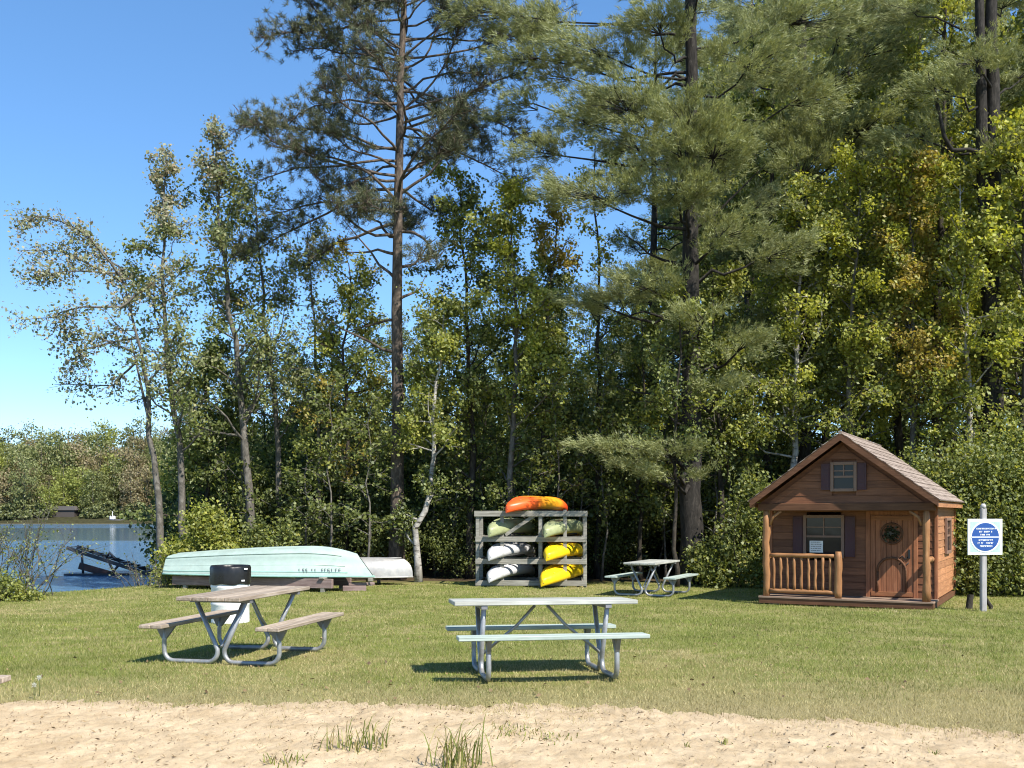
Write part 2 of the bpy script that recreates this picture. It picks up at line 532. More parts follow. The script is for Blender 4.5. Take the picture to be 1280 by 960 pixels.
SC.view_settings.view_transform = 'Standard'; SC.view_settings.look = 'None'
SC.view_settings.exposure = 0.84; SC.cycles.filter_width = 1.1; SC.view_settings.gamma = 1.0

# ------------------------------------------------------------------ ground
def mat_ground():
    m, nt, out = nodes('lawn_ground')
    ge = nt.nodes.new('ShaderNodeNewGeometry'); pos = ge.outputs['Position']
    def ns(sc, d=4, r=0.6): return noise(nt, pos, sc, d, r)
    fine = ns(55, 4, 0.7); med = ns(2.2, 4); big = ns(0.45, 3)
    green = ramp(nt, [(0.3, (0.07, 0.092, 0.02)), (0.5, (0.145, 0.17, 0.038)), (0.72, (0.23, 0.245, 0.07))], fine).outputs[0]
    straw = ramp(nt, [(0.3, (0.18, 0.15, 0.065)), (0.7, (0.4, 0.34, 0.17))], fine).outputs[0]
    k = ramp(nt, [(0.38, (0, 0, 0)), (0.62, (0.9,) * 3)], med).outputs[0]
    k2 = ramp(nt, [(0.4, (0.35,) * 3), (0.65, (1, 1, 1))], big).outputs[0]
    kk = mixc(nt, 1.0, k, k2, 'MULTIPLY')
    lawn = mixc(nt, kk, green, straw)
    # worn dry strip beside the sand, leaf litter under the trees
    sep = nt.nodes.new('ShaderNodeSeparateXYZ'); nt.links.new(pos, sep.inputs[0])
    def yf(a, b, amp):
        ad = nt.nodes.new('ShaderNodeMath'); ad.operation = 'MULTIPLY_ADD'
        nt.links.new(ns(0.9, 4), ad.inputs[0]); ad.inputs[1].default_value = amp
        nt.links.new(sep.outputs[1], ad.inputs[2])
        mr = nt.nodes.new('ShaderNodeMapRange'); mr.inputs[1].default_value = a; mr.inputs[2].default_value = b
        nt.links.new(ad.outputs[0], mr.inputs[0]); return mr.outputs[0]
    dry = ramp(nt, [(0.3, (0.13, 0.112, 0.05)), (0.7, (0.38, 0.325, 0.165))], fine).outputs[0]
    c = mixc(nt, yf(11.3, 9.2, 1.6), lawn, dry)
    lit = ramp(nt, [(0.3, (0.03, 0.022, 0.013)), (0.7, (0.12, 0.085, 0.05))], ns(20, 5, 0.7)).outputs[0]
    c = mixc(nt, yf(28.3, 29.6, 2.0), c, lit)
    c = mixc(nt, yf(150, 160, 2.0), c, ramp(nt, [(0.3, (0.025, 0.024, 0.012)), (0.7, (0.06, 0.058, 0.028))], ns(1.2, 5, 0.7)).outputs[0])
    mr = nt.nodes.new('ShaderNodeMapRange'); mr.inputs[1].default_value = -0.5; mr.inputs[2].default_value = -0.68
    nt.links.new(sep.outputs[2], mr.inputs[0])
    mud = ramp(nt, [(0.3, (0.09, 0.075, 0.05)), (0.7, (0.22, 0.19, 0.14))], ns(8, 5)).outputs[0]
    c = mixc(nt, mr.outputs[0], c, mud)
    principled(nt, out, c, 0.95, 0, bump(nt, fine, 0.6, 0.02), 0.1)
    return m

def levels(*segs):
    out = []
    for a, b, st in segs:
        out += list(np.arange(a, b, st))
    return np.array(out)
gy = np.r_[levels((-30, -4, 6), (-4, 8, 0.5), (8, 23, 0.3), (23, 31, 0.25), (31, 66, 1.0), (66, 200, 8), (200, 260, 4), (260, 500, 20)), 520, 800, 1500, 3000]
gxp = np.r_[levels((0, 14, 0.35), (14, 40, 1.5), (40, 200, 8)), 220, 400, 900, 2500]
gx = np.r_[-gxp[::-1][:-1], gxp]
XX, YY = np.meshgrid(gx, gy)
ZZ = gz(XX, YY)
V = np.stack([XX, YY, ZZ], -1).reshape(-1, 3)
nx, ny = len(gx), len(gy)
ii = (np.arange(ny - 1)[:, None] * nx + np.arange(nx - 1)[None, :]).ravel()
me = bpy.data.meshes.new('lawn')
me.from_pydata(V.tolist(), [], np.stack([ii, ii + 1, ii + 1 + nx, ii + nx], 1).tolist())
me.polygons.foreach_set('use_smooth', [True] * len(me.polygons)); me.materials.append(mat_ground())
tag(link(bpy.data.objects.new('lawn', me)), kind='structure')

# sand
EDX = [-20, -4.3, -2.3, 0, 0.4, 1.4, 2.2, 3.74, 6, 20]
EDY = [8.9, 8.85, 8.75, 8.7, 8.62, 8.45, 8.05, 7.65, 7.3, 6.6]
def sand_edge(X):
    return np.interp(X, EDX, EDY) + 0.07 * np.sin(X * 3.1) + 0.05 * np.sin(X * 7.7 + 1) + 0.03 * np.sin(X * 17 + 2) + 0.05 * np.sin(X * 29 + 3 * np.sin(X * 5)) + 0.04 * np.sin(X * 53 + 4 * np.sin(X * 7.3)) + 0.025 * np.sin(X * 97 + 1)
def fnoise(X, Y, sc, seed=0):
    r = np.random.default_rng(seed); z = np.zeros_like(X)
    for i in range(14):
        a = r.uniform(0, 2 * pi); f = sc * r.uniform(0.6, 1.8); ph = r.uniform(0, 6.28)
        z += np.sin((X * cos(a) + Y * sin(a)) * f + ph + 1.3 * np.sin((X * sin(a) - Y * cos(a)) * f * 0.6 + ph * 2))
    return z / 14 ** 0.5
sx = np.linspace(-7, 7, 560); st = np.linspace(0, 1, 190)
SX = np.repeat(sx[None, :], len(st), 0)
SE = sand_edge(SX); SY = 2.0 + (SE - 2.0) * (st[:, None] ** 0.7)
inset = np.clip((SE - SY) / 0.35, 0, 1)
SZ = gz(SX, SY) + 0.004 + inset * (0.012 + 0.006 * fnoise(SX, SY, 4.3, 1) + 0.004 * fnoise(SX, SY, 15, 2) - 0.011 * sstep(0.9, 1.7, fnoise(SX, SY, 9, 31)) + 0.006 * np.abs(fnoise(SX, SY, 27, 3)) + 0.004 * fnoise(SX, SY, 60, 4) + np.random.default_rng(5).normal(0, 0.0028, SX.shape))
SZ = np.maximum(SZ, gz(SX, SY) + 0.004)
V = np.stack([SX, SY, SZ], -1).reshape(-1, 3); nx, ny = len(sx), len(st)
ii = (np.arange(ny - 1)[:, None] * nx + np.arange(nx - 1)[None, :]).ravel()
m, nt, out = nodes('sand'); v = coords(nt)
f1 = noise(nt, v, 3, 5); f2 = noise(nt, v, 130, 3, 0.8); f3 = noise(nt, v, 26, 5, 0.75)
c = ramp(nt, [(0.35, (0.4, 0.305, 0.19)), (0.65, (0.55, 0.435, 0.29))], f1).outputs[0]
c = mixc(nt, 0.55, c, ramp(nt, [(0.3, (0.5, 0.47, 0.42)), (0.6, (1.05, 1.05, 1.05))], f2).outputs[0], 'MULTIPLY')
c = mixc(nt, ramp(nt, [(0.62, (0, 0, 0)), (0.72, (0.5,) * 3)], f3).outputs[0], c, (0.24, 0.18, 0.11))
principled(nt, out, c, 0.95, 0, bump(nt, f3, 0.5, 0.02), 0.1)
me = bpy.data.meshes.new('sand_beach')
me.from_pydata(V.tolist(), [], np.stack([ii, ii + 1, ii + 1 + nx, ii + nx], 1).tolist())
me.polygons.foreach_set('use_smooth', [True] * len(me.polygons)); me.materials.append(m)
tag(link(bpy.data.objects.new('sand_beach', me)), kind='structure')
def sandz(x, y): return g(x, y) + 0.02

# water
m, nt, out = nodes('lake_water')
ge = nt.nodes.new('ShaderNodeNewGeometry'); pos = ge.outputs['Position']
sep = nt.nodes.new('ShaderNodeSeparateXYZ'); nt.links.new(pos, sep.inputs[0])
mp = nt.nodes.new('ShaderNodeMapping'); mp.inputs['Scale'].default_value = (0.8, 1.6, 1); nt.links.new(pos, mp.inputs[0])
h = noise(nt, mp.outputs[0], 2.4, 4, 0.65)
# wind-ruffled near and far water, a calm band between
def mrange(a, b, lo=0.0, hi=1.0):
    r = nt.nodes.new('ShaderNodeMapRange'); r.inputs[1].default_value = a; r.inputs[2].default_value = b
    r.inputs[3].default_value = lo; r.inputs[4].default_value = hi
    ad = nt.nodes.new('ShaderNodeMath'); ad.operation = 'MULTIPLY_ADD'
    nt.links.new(noise(nt, pos, 0.05, 2), ad.inputs[0]); ad.inputs[1].default_value = 16; nt.links.new(sep.outputs[1], ad.inputs[2])
    nt.links.new(ad.outputs[0], r.inputs[0]); return r.outputs[0]
mx = nt.nodes.new('ShaderNodeMath'); mx.operation = 'MAXIMUM'
nt.links.new(mrange(96, 84), mx.inputs[0]); nt.links.new(mrange(166, 178), mx.inputs[1])
ms = nt.nodes.new('ShaderNodeMath'); ms.operation = 'MULTIPLY_ADD'; nt.links.new(mx.outputs[0], ms.inputs[0]); ms.inputs[1].default_value = 0.42; ms.inputs[2].default_value = 0.03
bp = nt.nodes.new('ShaderNodeBump'); bp.inputs['Distance'].default_value = 0.3
nt.links.new(ms.outputs[0], bp.inputs['Strength']); nt.links.new(h, bp.inputs['Height'])
p = principled(nt, out, (0.07, 0.155, 0.26), 0.08, 0, bp.outputs[0], 0.5); p.inputs['IOR'].default_value = 1.33
mb = MB(); mb.add([(-600, 15, ZW), (400, 15, ZW), (400, 330, ZW), (-600, 330, ZW)], [(0, 1, 2, 3)])
tag(mb.build('lake_water', m), kind='structure')

# ------------------------------------------------------------------ grass
M_GRASS = mat_leaf('grass_blades', [(0.085, 0.125, 0.018), (0.16, 0.2, 0.032), (0.25, 0.28, 0.055), (0.37, 0.35, 0.13)], 0.3, 0.7, 0.04)
M_DRYG = mat_leaf('grass_dry', [(0.17, 0.145, 0.055), (0.38, 0.32, 0.14), (0.56, 0.48, 0.26)], 0.25, 0.4, 0.04)
def blades(X, Y, Z, hgt, wid, rng, lean=0.5):
    n = len(X); c = np.stack([X, Y, Z], 1)
    a = rng.uniform(0, 2 * pi, n); s = np.stack([np.cos(a), np.sin(a), np.zeros(n)], 1) * (wid / 2)[:, None]
    d = unit(np.stack([rng.normal(0, lean, n), rng.normal(0, lean, n), np.ones(n)], 1)) * hgt[:, None]
    v = np.empty((n, 3, 3)); v[:, 0] = c - s; v[:, 1] = c + s; v[:, 2] = c + d
    return v.reshape(-1, 3)
r = np.random.default_rng(11)
n = 400000
Y = 6.2 * (27.5 / 6.2) ** r.uniform(0, 1, n); X = r.uniform(-1, 1, n) * (Y * 0.53 + 0.4)
e = sand_edge(X); d = Y - e
keep = (r.uniform(0, 1, n) < sstep(-0.1, 0.55, d + 0.2 * fnoise(X, Y, 4, 8)) * 0.95 + 0.5 * sstep(-0.75, 0.15, d + 0.35 * fnoise(X, Y, 2.3, 18)) + 0.022 * sstep(0.0, 1.2, fnoise(X, Y, 2.9, 19)) + 0.006) & (shore_dist(X, Y) > 0.1)
X, Y, d = X[keep], Y[keep], d[keep]
Z = gz(X, Y) + np.where(d < 0.02, 0.012, -0.004)
dryp = 0.15 + 0.75 * (1 - sstep(0.2, 2.2, d + 0.5 * fnoise(X, Y, 1.2, 9))) + 0.65 * sstep(0.1, 1.0, fnoise(X, Y, 0.8, 10)) + 0.2 * sstep(0.3, 1.2, fnoise(X, Y, 3.1, 12)) + 0.45 * sstep(-1, 3.5, X) * sstep(15, 9.3, Y)
wear = np.exp(-((X - 0.3) ** 2 / 1.3 + (Y - 10.5) ** 2 / 0.5)) + np.exp(-((X + 3.0) ** 2 / 0.9 + (Y - 11.8) ** 2 / 1.2))
dryp = dryp + 0.45 * wear
isd = r.uniform(0, 1, len(X)) < dryp
hg = r.uniform(0.025, 0.06, len(X)) * np.where(isd, 0.8, 1.0) * np.where(r.uniform(0, 1, len(X)) < 0.03, 1.8, 1.0); wd = 0.0045 * (Y / 8) ** 0.9
v = blades(X, Y, Z, hg, wd, r, 0.6)
tag(np_mesh('lawn_grass', v, 3, [M_GRASS, M_DRYG], None, isd.astype(int)), 'short mown lawn grass with dry straw patches', 'grass', kind='stuff')
# beach litter: bark crumbs, dry stems
n = 4200
Y = r.uniform(6.0, 8.8, n); X = r.uniform(-4.8, 4.8, n); k = Y < sand_edge(X) + 0.1; X, Y = X[k], Y[k]; n = len(X)
Z = gz(X, Y) + 0.03
c = np.stack([X, Y, Z], 1); a = r.uniform(0, 2 * pi, n)
L = 0.003 + 0.022 * r.uniform(0, 1, n) ** 2.2; ax = np.stack([np.cos(a), np.sin(a), r.normal(0, 0.35, n)], 1) * L[:, None]
sd_ = np.stack([-np.sin(a), np.cos(a), r.normal(0, 0.6, n)], 1) * (r.uniform(0.0015, 0.006, n))[:, None]
v = np.empty((n, 4, 3)); v[:, 0] = c - ax; v[:, 1] = c + sd_; v[:, 2] = c + ax; v[:, 3] = c - sd_
M_LIT = mat_leaf('beach_litter', [(0.07, 0.045, 0.025), (0.16, 0.11, 0.06), (0.3, 0.22, 0.12)], 0.05, 0.2, 0.02)
tag(np_mesh('beach_litter', v.reshape(-1, 3), 4, M_LIT), 'crumbs of bark and dry leaf scattered on the sand', 'litter', kind='stuff')

n = 500
Y = 8.9 * (27 / 8.9) ** r.uniform(0, 1, n); X = r.uniform(-1, 1, n) * (Y * 0.53 + 0.4); k = (Y > sand_edge(X)) & (shore_dist(X, Y) > 0.2); X, Y = X[k], Y[k]
tag(np_mesh('fallen_leaves', leaf_quads(np.stack([X, Y, gz(X, Y) + 0.02], 1), 0.04, r, 1.5), 4, M_LIT), 'small brown fallen leaves lying in the lawn', 'leaves', kind='stuff')
# tufts on the sand
def grass_tuft(x, y, n, h, wid, label, cat='grass tuft', lean=0.75, mats=None, group=None, z=None):
    rr = np.random.default_rng(int(abs(x * 977 + y * 131)) + n)
    t = thing('grass_tuft', label, cat, (x, y, sandz(x, y) - 0.015 if z is None else z), 0, group)
    for nm, mm, k in (('green_foliage', M_GRASS, n), ('dry_foliage', M_DRYG, n // 2)):
        V = []
        for i in range(k):
            a = rr.uniform(0, 2 * pi); b = np.array([cos(a), sin(a), 0]); q = np.array([rr.normal(0, wid * 0.35), rr.normal(0, wid * 0.3), 0])
            hh = h * rr.uniform(0.4, 1.15); ln = lean * rr.uniform(0.2, 1.4); wv = 0.0035 + 0.002 * rr.uniform()
            sv = np.array([-sin(a), cos(a), 0]) * wv
            p = [q, q + b * hh * ln * 0.25 + [0, 0, hh * 0.5], q + b * hh * ln * 0.65 + [0, 0, hh * 0.85], q + b * hh * ln * 1.2 + [0, 0, hh * 0.95]]
            for s0, s1, w0, w1 in ((0, 1, 1, 0.9), (1, 2, 0.9, 0.6), (2, 3, 0.6, 0.05)):
                V += [p[s0] - sv * w0, p[s0] + sv * w0, p[s1] + sv * w1, p[s1] - sv * w1]
        np_mesh(nm, np.array(V), 4, mm, t)
    return t
def sp(xp, yp):
    D = F * EYE / (yp - HOR); return px(xp, D), D
for (xp, yp, n, h, wd, lb) in [
    (572, 962, 44, 0.27, 0.26, 'tall spiky green grass tuft rooted at the near edge of the sand'),
    (452, 938, 44, 0.2, 0.36, 'loose grass tuft on the sand left of the spiky one'),
    (640, 918, 90, 0.06, 0.42, 'low flat greyish grass mat on the sand in front of the pale grey picnic table'),
    (690, 926, 40, 0.05, 0.3, 'thin trailing grass runner at the right end of the low grass mat'),
    (350, 958, 24, 0.08, 0.22, 'small pale sprout in the sand between two bigger tufts and the left edge'),
    (905, 932, 9, 0.05, 0.07, 'tiny dark sprout standing alone on the pinkish sand'),
    (860, 936, 8, 0.035, 0.05, 'tiny flat weed just left of the lone dark sprout'),
    (1168, 946, 9, 0.05, 0.05, 'small dark weed on the sand below the blue sign'),
    (1040, 938, 6, 0.03, 0.05, 'very small weed on the sand below the playhouse'),
    (738, 955, 7, 0.035, 0.06, 'small green sprig at the near edge of the sand right of the spiky tuft')]:
    x, y = sp(xp, yp); grass_tuft(x, y, n, h, wd, lb)

# ------------------------------------------------------------------ picnic tables
M_GALV = mat_paint('galvanised_pipe', (0.32, 0.33, 0.34), 0.45, 0.25, (0.16, 0.11, 0.07), 0.6, 0.5, 0.1)
M_PLATE = mat_paint('steel_plate', (0.2, 0.2, 0.21), 0.5, 0.2, None, 0, 0.4)
M_TWOOD = mat_wood('weathered_table_wood', [(0.24, 0.18, 0.13), (0.47, 0.385, 0.3), (0.6, 0.52, 0.43)], 0, island=0.35)
M_TMINT = mat_wood('pale_mint_table_paint', [(0.26, 0.32, 0.28), (0.45, 0.53, 0.48), (0.56, 0.63, 0.58)], 0, 0.6, 1.0, 0.3, 0.2)
M_TWHITE = mat_wood('chalky_white_table_paint', [(0.3, 0.3, 0.26), (0.5, 0.51, 0.46), (0.6, 0.61, 0.56)], 0, 0.6, 1.0, 0.3, 0.2)

def arc(c, r, a0, a1, n, plane):
    return [plane(c[0] + r * cos(a0 + (a1 - a0) * i / n), c[1] + r * sin(a0 + (a1 - a0) * i / n)) for i in range(n + 1)]

def picnic_table(label, loc, rz, mtop, mseat, tilt=0.0, L=1.83):
    t = thing('picnic_table', label, 'picnic table', loc, rz)
    t.rotation_euler = (tilt, 0, rz)
    H, SH, SY_ = 0.76, 0.45, 0.68
    mb = MB(); nb = 4; wb = 0.18
    for i in range(nb):
        y = (i - (nb - 1) / 2) * (wb + 0.008)
        mb.box((-L / 2, y - wb / 2, H - 0.042), (L / 2, y + wb / 2, H), None, 0.006)
    top = mb.build('tabletop', mtop, t)
    for s in (-1, 1):
        mb = MB()
        for k in (-1, 1):
            y = s * SY_ + k * 0.069
            mb.box((-L / 2, y - 0.066, SH - 0.04), (L / 2, y + 0.066, SH), None, 0.006)
        mb.build('seat', mseat, t)
    R = 0.0255
    for sx_ in (-1, 1):
        x = sx_ * 0.62
        pl = lambda a, b: (x, a, b)
        for s in (-1, 1):
            # seat riser, ground run and sloping leg up to the top in one bent pipe
            xo = x
            pts = [(xo, s * (SY_ - 0.02), SH - 0.05), (xo, s * (SY_ + 0.005), SH - 0.2)]
            for i in range(7):
                a = radians(5 + 85 * i / 6); pts.append((xo, s * (SY_ - 0.115 + 0.12 * cos(a)), 0.15 - 0.12 * sin(a)))
            for i in range(8):
                a = radians(-90 + 105 * i / 7); rr_ = 0.115
                pts.append((xo, s * (0.155 - rr_ * (sin(a + pi / 2))), 0.03 + rr_ * (1 - cos(a + pi / 2))))
            pts.append((xo, s * 0.29, H - 0.07))
            mb = MB(); mb.tube(pts, R, 10)
            mb.build('leg', M_GALV, t)
            mb = MB(); mb.prism([(s * (SY_ - 0.13), SH - 0.042), (s * (SY_ + 0.1), SH - 0.042), (s * (SY_ + 0.03), SH - 0.17), (s * (SY_ - 0.03), SH - 0.17)][::s], -0.02, 0.02,
                            Matrix(((0, 1, 0, x), (1, 0, 0, 0), (0, 0, 1, 0), (0, 0, 0, 1))))
            mb.build('seat_bracket', M_PLATE, t)
        mb = MB(); mb.box((x - 0.03, -0.36, H - 0.078), (x + 0.03, 0.36, H - 0.043)); mb.build('top_bearer', M_PLATE, t)
        mb = MB(); mb.tube([(x, 0, 0.2), (x * 0.4, 0, 0.5), (x * 0.1, 0, H - 0.06)], 0.016, 8); mb.build('brace', M_GALV, t)
    return t
def rz_long(dx, dy): return atan2(dy, dx)
ty = 10.62
picnic_table('pale grey picnic table on bent pipe legs standing side-on near the sand', (0.3, ty - 0.05, g(0.33, ty)), radians(8), M_TWHITE, M_TMINT, radians(-2.2))
picnic_table('weathered grey-brown picnic table on the lawn in front of the white drum', (-3.04, 11.95, g(-2.9, 11.95)), rz_long(sin(radians(12.5)), cos(radians(12.5))), M_TWOOD, M_TWOOD)
picnic_table('pale picnic table with mint green seats beneath the big dark pine trunk', (3.2, 23.7, g(3.2, 23.7)), rz_long(sin(radians(26)), cos(radians(26))), M_TWHITE, M_TMINT)
picnic_table('grey-brown picnic table cut off by the left edge, only a seat end showing', (-3.46 - 0.92, 7.08 - 0.68, 0.03), radians(1), M_TWOOD, M_TWOOD)

# ------------------------------------------------------------------ trash drum
D = 16.8; X0 = px(288, D)
t = thing('trash_drum', 'white steel drum with a black bag folded over its rim', 'trash can', (X0, D, g(X0, D)), 0.3)
mb = MB(); prof = [(0.0, 0.0), (0.30, 0.0), (0.305, 0.02), (0.30, 0.04)]
for zc in (0.31, 0.59):
    prof += [(0.30, zc - 0.03), (0.309, zc - 0.012), (0.309, zc + 0.012), (0.30, zc + 0.03)]
prof += [(0.30, 0.86), (0.308, 0.87), (0.308, 0.885), (0.29, 0.885), (0.285, 0.3), (0, 0.3)]
mb.lathe(prof, 36); mb.build('drum', mat_paint('white_drum_paint', (0.74, 0.74, 0.74), 0.5, 0.05, (0.35, 0.25, 0.17), 0.35), t)
mb = MB(); rr = np.random.default_rng(3); n = 44; rings = []
for r0, z in ((0.322, 0.63), (0.326, 0.7), (0.321, 0.8), (0.32, 0.89), (0.305, 0.925), (0.285, 0.91), (0.27, 0.75)):
    rings.append([((r0 + 0.006 * sin(k * 1.9 + z * 9)) * cos(2 * pi * k / n), (r0 + 0.006 * sin(k * 1.9 + z * 9)) * sin(2 * pi * k / n), z + (0.012 * sin(k * 0.9) if z < 0.65 else 0)) for k in range(n)])
mb.loft(rings, True, False); mb.build('bag', mat_paint('black_bag', (0.012, 0.012, 0.013), 0.35, 0.2), t)
M_TAG = mat_paint('white_tag', (0.7, 0.7, 0.7))
for zz, xx in ((0.875, 0.08), (0.69, 0.03)):
    MB().box((xx - 0.03, -0.3345, zz - 0.012), (xx + 0.03, -0.329, zz + 0.012), Matrix.Rotation(0.5, 4, 'Z')).build('tie_tag', M_TAG, t)

# ------------------------------------------------------------------ overturned boats
M_MINT = mat_paint('mint_boat_paint', (0.33, 0.42, 0.375), 0.5, 0.12, (0.3, 0.36, 0.32), 0.7, 0, 0.15, 0.35, 3.2)
M_MINTD = mat_paint('teal_gunwale', (0.25, 0.42, 0.37), 0.45, 0.1)
M_ALU = mat_paint('weathered_aluminium', (0.4, 0.395, 0.38), 0.5, 0.12, (0.4, 0.34, 0.28), 0.4, 0.35, 0.1)
M_GREYW = mat_wood('grey_weathered_timber', [(0.17, 0.16, 0.13), (0.34, 0.325, 0.28), (0.48, 0.465, 0.41)], 0)
M_PINKW = mat_wood('faded_red_timber', [(0.16, 0.1, 0.09), (0.3, 0.22, 0.2), (0.42, 0.33, 0.3)], 0)
M_INK = mat_paint('dark_lettering', (0.05, 0.05, 0.06), 0.6)

def boat_sections(L, beam, depth, bow, stern_w, nst=26, ridges=True, bow_rake=0.5, keel_rise=0.25):
    """upside-down open boat, stern at x=0, bow at x=L; gunwale at z=0, keel up"""
    rings = []
    for i in range(nst + 1):
        t = i / nst
        b = beam / 2 * (stern_w + (1 - stern_w) * sin(min(1, t / 0.45) * pi / 2)) if t < 0.45 else beam / 2 * (1 - max(0, (t - 0.45) / 0.55) ** bow) + 0.02
        dk = depth * (0.7 + 0.3 * sin(min(1, t * 1.15) * pi / 2)) * (1 - keel_rise * max(0, (t - 0.75) / 0.25) ** 2)
        pr = [(1.0, 0.0), (0.995, 0.16), (0.975, 0.17), (0.955, 0.4), (0.925, 0.41), (0.885, 0.66), (0.83, 0.8), (0.7, 0.9), (0.35, 0.975), (0.06, 1.0), (0.03, 1.03)] if ridges else \
             [(1.0, 0.0), (1.02, 0.2), (1.0, 0.42), (0.94, 0.62), (0.82, 0.8), (0.62, 0.92), (0.38, 0.98), (0.15, 1.0), (0.02, 1.005)]
        xs = lambda zr: t * L + (bow_rake * (1 - zr) * max(0, (t - 0.6) / 0.4) ** 2) + 0.04 * (1 - t) * zr
        ring = [(xs(z), y * b, z * dk) for y, z in pr] + [(xs(z), -y * b, z * dk) for y, z in pr[::-1]]
        rings.append(ring)
    return rings
def add_marks(parent, x0, x1, yf, z0, z1, mt, seed, name='registration_lettering', gaps=(3, 6)):
    """row of small glyph strokes on the side facing -y"""
    rr = np.random.default_rng(seed); mb = MB(); x = x0; i = 0
    while x < x1:
        wv = (z1 - z0) * rr.uniform(0.35, 0.6)
        yy = yf(x)
        th = (z1 - z0) * 0.17
        kind = rr.integers(0, 4)
        if i not in gaps:
            mb.box((x, yy - 0.006, z0), (x + th, yy - 0.001, z1))
            if kind != 0: mb.box((x + th + .001, yy - 0.006, z1 - th), (x + wv, yy - 0.001, z1))
            if kind > 1: mb.box((x + th + .001, yy - 0.006, (z0 + z1) / 2 - th / 2), (x + wv, yy - 0.001, (z0 + z1) / 2 + th / 2))
            if kind == 3: mb.box((x + wv - th, yy - 0.006, z0), (x + wv, yy - 0.001, (z0 + z1) / 2 - th / 2 - .001))
        x += wv * 1.35 + 0.01; i += 1
    return mb.build(name, mt, parent)

D = 25.3; xl, xr = px(221, 26.1), px(464, 24.5)
ang = atan2(24.5 - 26.1, xr - xl); Lb = sqrt((xr - xl) ** 2 + 1.6 ** 2)
gb = g(-6, 25)
t = thing('rowboat', 'long mint green rowboat lying upside down on the low timber rack', 'boat', (xl, 26.1, gb + 0.345), ang)
rings = boat_sections(Lb - 0.35, 1.45, 0.7, 2.2, 0.8, bow_rake=0.42)
mb = MB(); mb.loft(rings, False, False)
mb.add(rings[0], [list(range(len(rings[0])))])
mb.build('hull', M_MINT, t)
for k in (2, 4, 6):
    for kk in (k, len(rings[0]) - 1 - k):
        MB().tube([(q[kk][0], q[kk][1] * 1.006, q[kk][2]) for q in rings[:-2]], 0.015, 6).build('strake', M_MINTD if k == 2 else M_MINT, t)
mb = MB()
for sgn in (0, -1):
    mb.tube([(q[sgn][0], q[sgn][1] * 1.012, q[sgn][2] + 0.012) for q in rings], 0.024, 6)
mb.build('gunwale', M_MINTD, t)
nk = len(rings[0])
yfun = lambda x: -abs(np.interp(x, [q[2][0] for q in rings], [q[2][1] for q in rings])) - 0.004
add_marks(t, Lb - 1.6, Lb - 0.62, yfun, 0.1, 0.2, mat_paint('faded_blue_grey_lettering', (0.2, 0.23, 0.25), 0.6), 5)
mb = MB(); mb.box((Lb - 0.68, -0.012, 0.12), (Lb - 0.5, 0, 0.19), Matrix.Translation((0, 0, 0)) @ Matrix.Translation((0, yfun(Lb - 0.6) + 0.0, 0)))
# canoe behind
D2 = 27.0; cx1 = px(516, D2); Lc = 4.6; angc = radians(-6)
t2 = thing('canoe', 'silver grey canoe lying upside down behind the mint rowboat', 'canoe', (cx1 - Lc * cos(angc), D2 - Lc * sin(angc), g(-4, 27) + 0.2), angc)
rings = []
for i in range(31):
    tt = i / 30; q = abs(tt * 2 - 1)
    b = 0.46 * (1 - q ** 3.2) + 0.015; dk = 0.5 * (1 - 0.05 * q ** 3)
    ring = []
    for k in range(17):
        a = pi * k / 16; yy = cos(a); zz = sin(a)
        xs = tt * Lc - (0.24 * (abs(zz) ** 2.5) * (max(0, (tt - 0.8) / 0.2) ** 1.5)) + (0.24 * (zz ** 2.5) * (max(0, (0.2 - tt) / 0.2) ** 1.5))
        ring.append((xs, -b * np.sign(yy) * abs(yy) ** 0.7, dk * zz ** 0.75 + 0.0))
    rings.append(ring)
mb = MB(); mb.loft(rings, False, False); mb.build('hull', M_ALU, t2)
mb = MB()
for sgn in (0, -1): mb.tube([(q[sgn][0], q[sgn][1] * 1.01, 0.008) for q in rings], 0.018, 6)
mb.tube([(px_, 0, 0.502 + 0.004) for px_ in np.linspace(0.3, Lc - 0.3, 12)], 0.008, 5)
mb.build('gunwale', M_ALU, t2)
# timber rack under the boats
t = thing('boat_rack', 'low timber rack carrying the overturned rowboat', 'rack', (xl, 26.1, gb), ang)
for y in (-0.5, 0.45):
    MB().bar((0.25, y, 0.2), (Lb - 0.75, y, 0.2), 0.09, 0.22, bev=0.006).build('long_beam', M_PINKW, t)
for x in (0.6, 2.1, 3.6, Lb - 1.0):
    MB().box((x - 0.06, -0.6, 0.312), (x + 0.06, 0.6, 0.345), None, 0.004).build('cross_board', M_GREYW, t)
    for y in (-0.5, 0.45):
        MB().box((x - 0.05, y - 0.04, -0.1), (x + 0.05, y + 0.04, 0.088), None, 0.004).build('post', M_GREYW, t)
# short stand for canoe
t = thing('canoe_stand', 'small timber trestle under the end of the silver canoe', 'trestle', (cx1 - 1.0, D2 + 0.1, g(-4, 27)), angc)
MB().box((-0.05, -0.55, 0.12), (0.05, 0.55, 0.195), None, 0.004).build('cross_beam', M_GREYW, t)
for y in (-0.45, 0.45): MB().box((-0.04, y - 0.04, -0.1), (0.04, y + 0.04, 0.118), None, 0.004).build('post', M_GREYW, t)
# leftover boards beside the rack at its bow end
t = thing('timber_offcut', 'dark reddish timber block lying under the rowboat bow', 'timber', (px(440, 24.4), 24.6, g(-4, 24.6)), 0.2)
MB().box((-0.25, -0.09, 0.0), (0.3, 0.09, 0.13), None, 0.01).build('block', M_PINKW, t)
MB().box((-0.12, -0.07, 0.132), (0.5, 0.06, 0.2), Matrix.Rotation(0.12, 4, 'Z'), 0.01).build('board', M_PINKW, t)

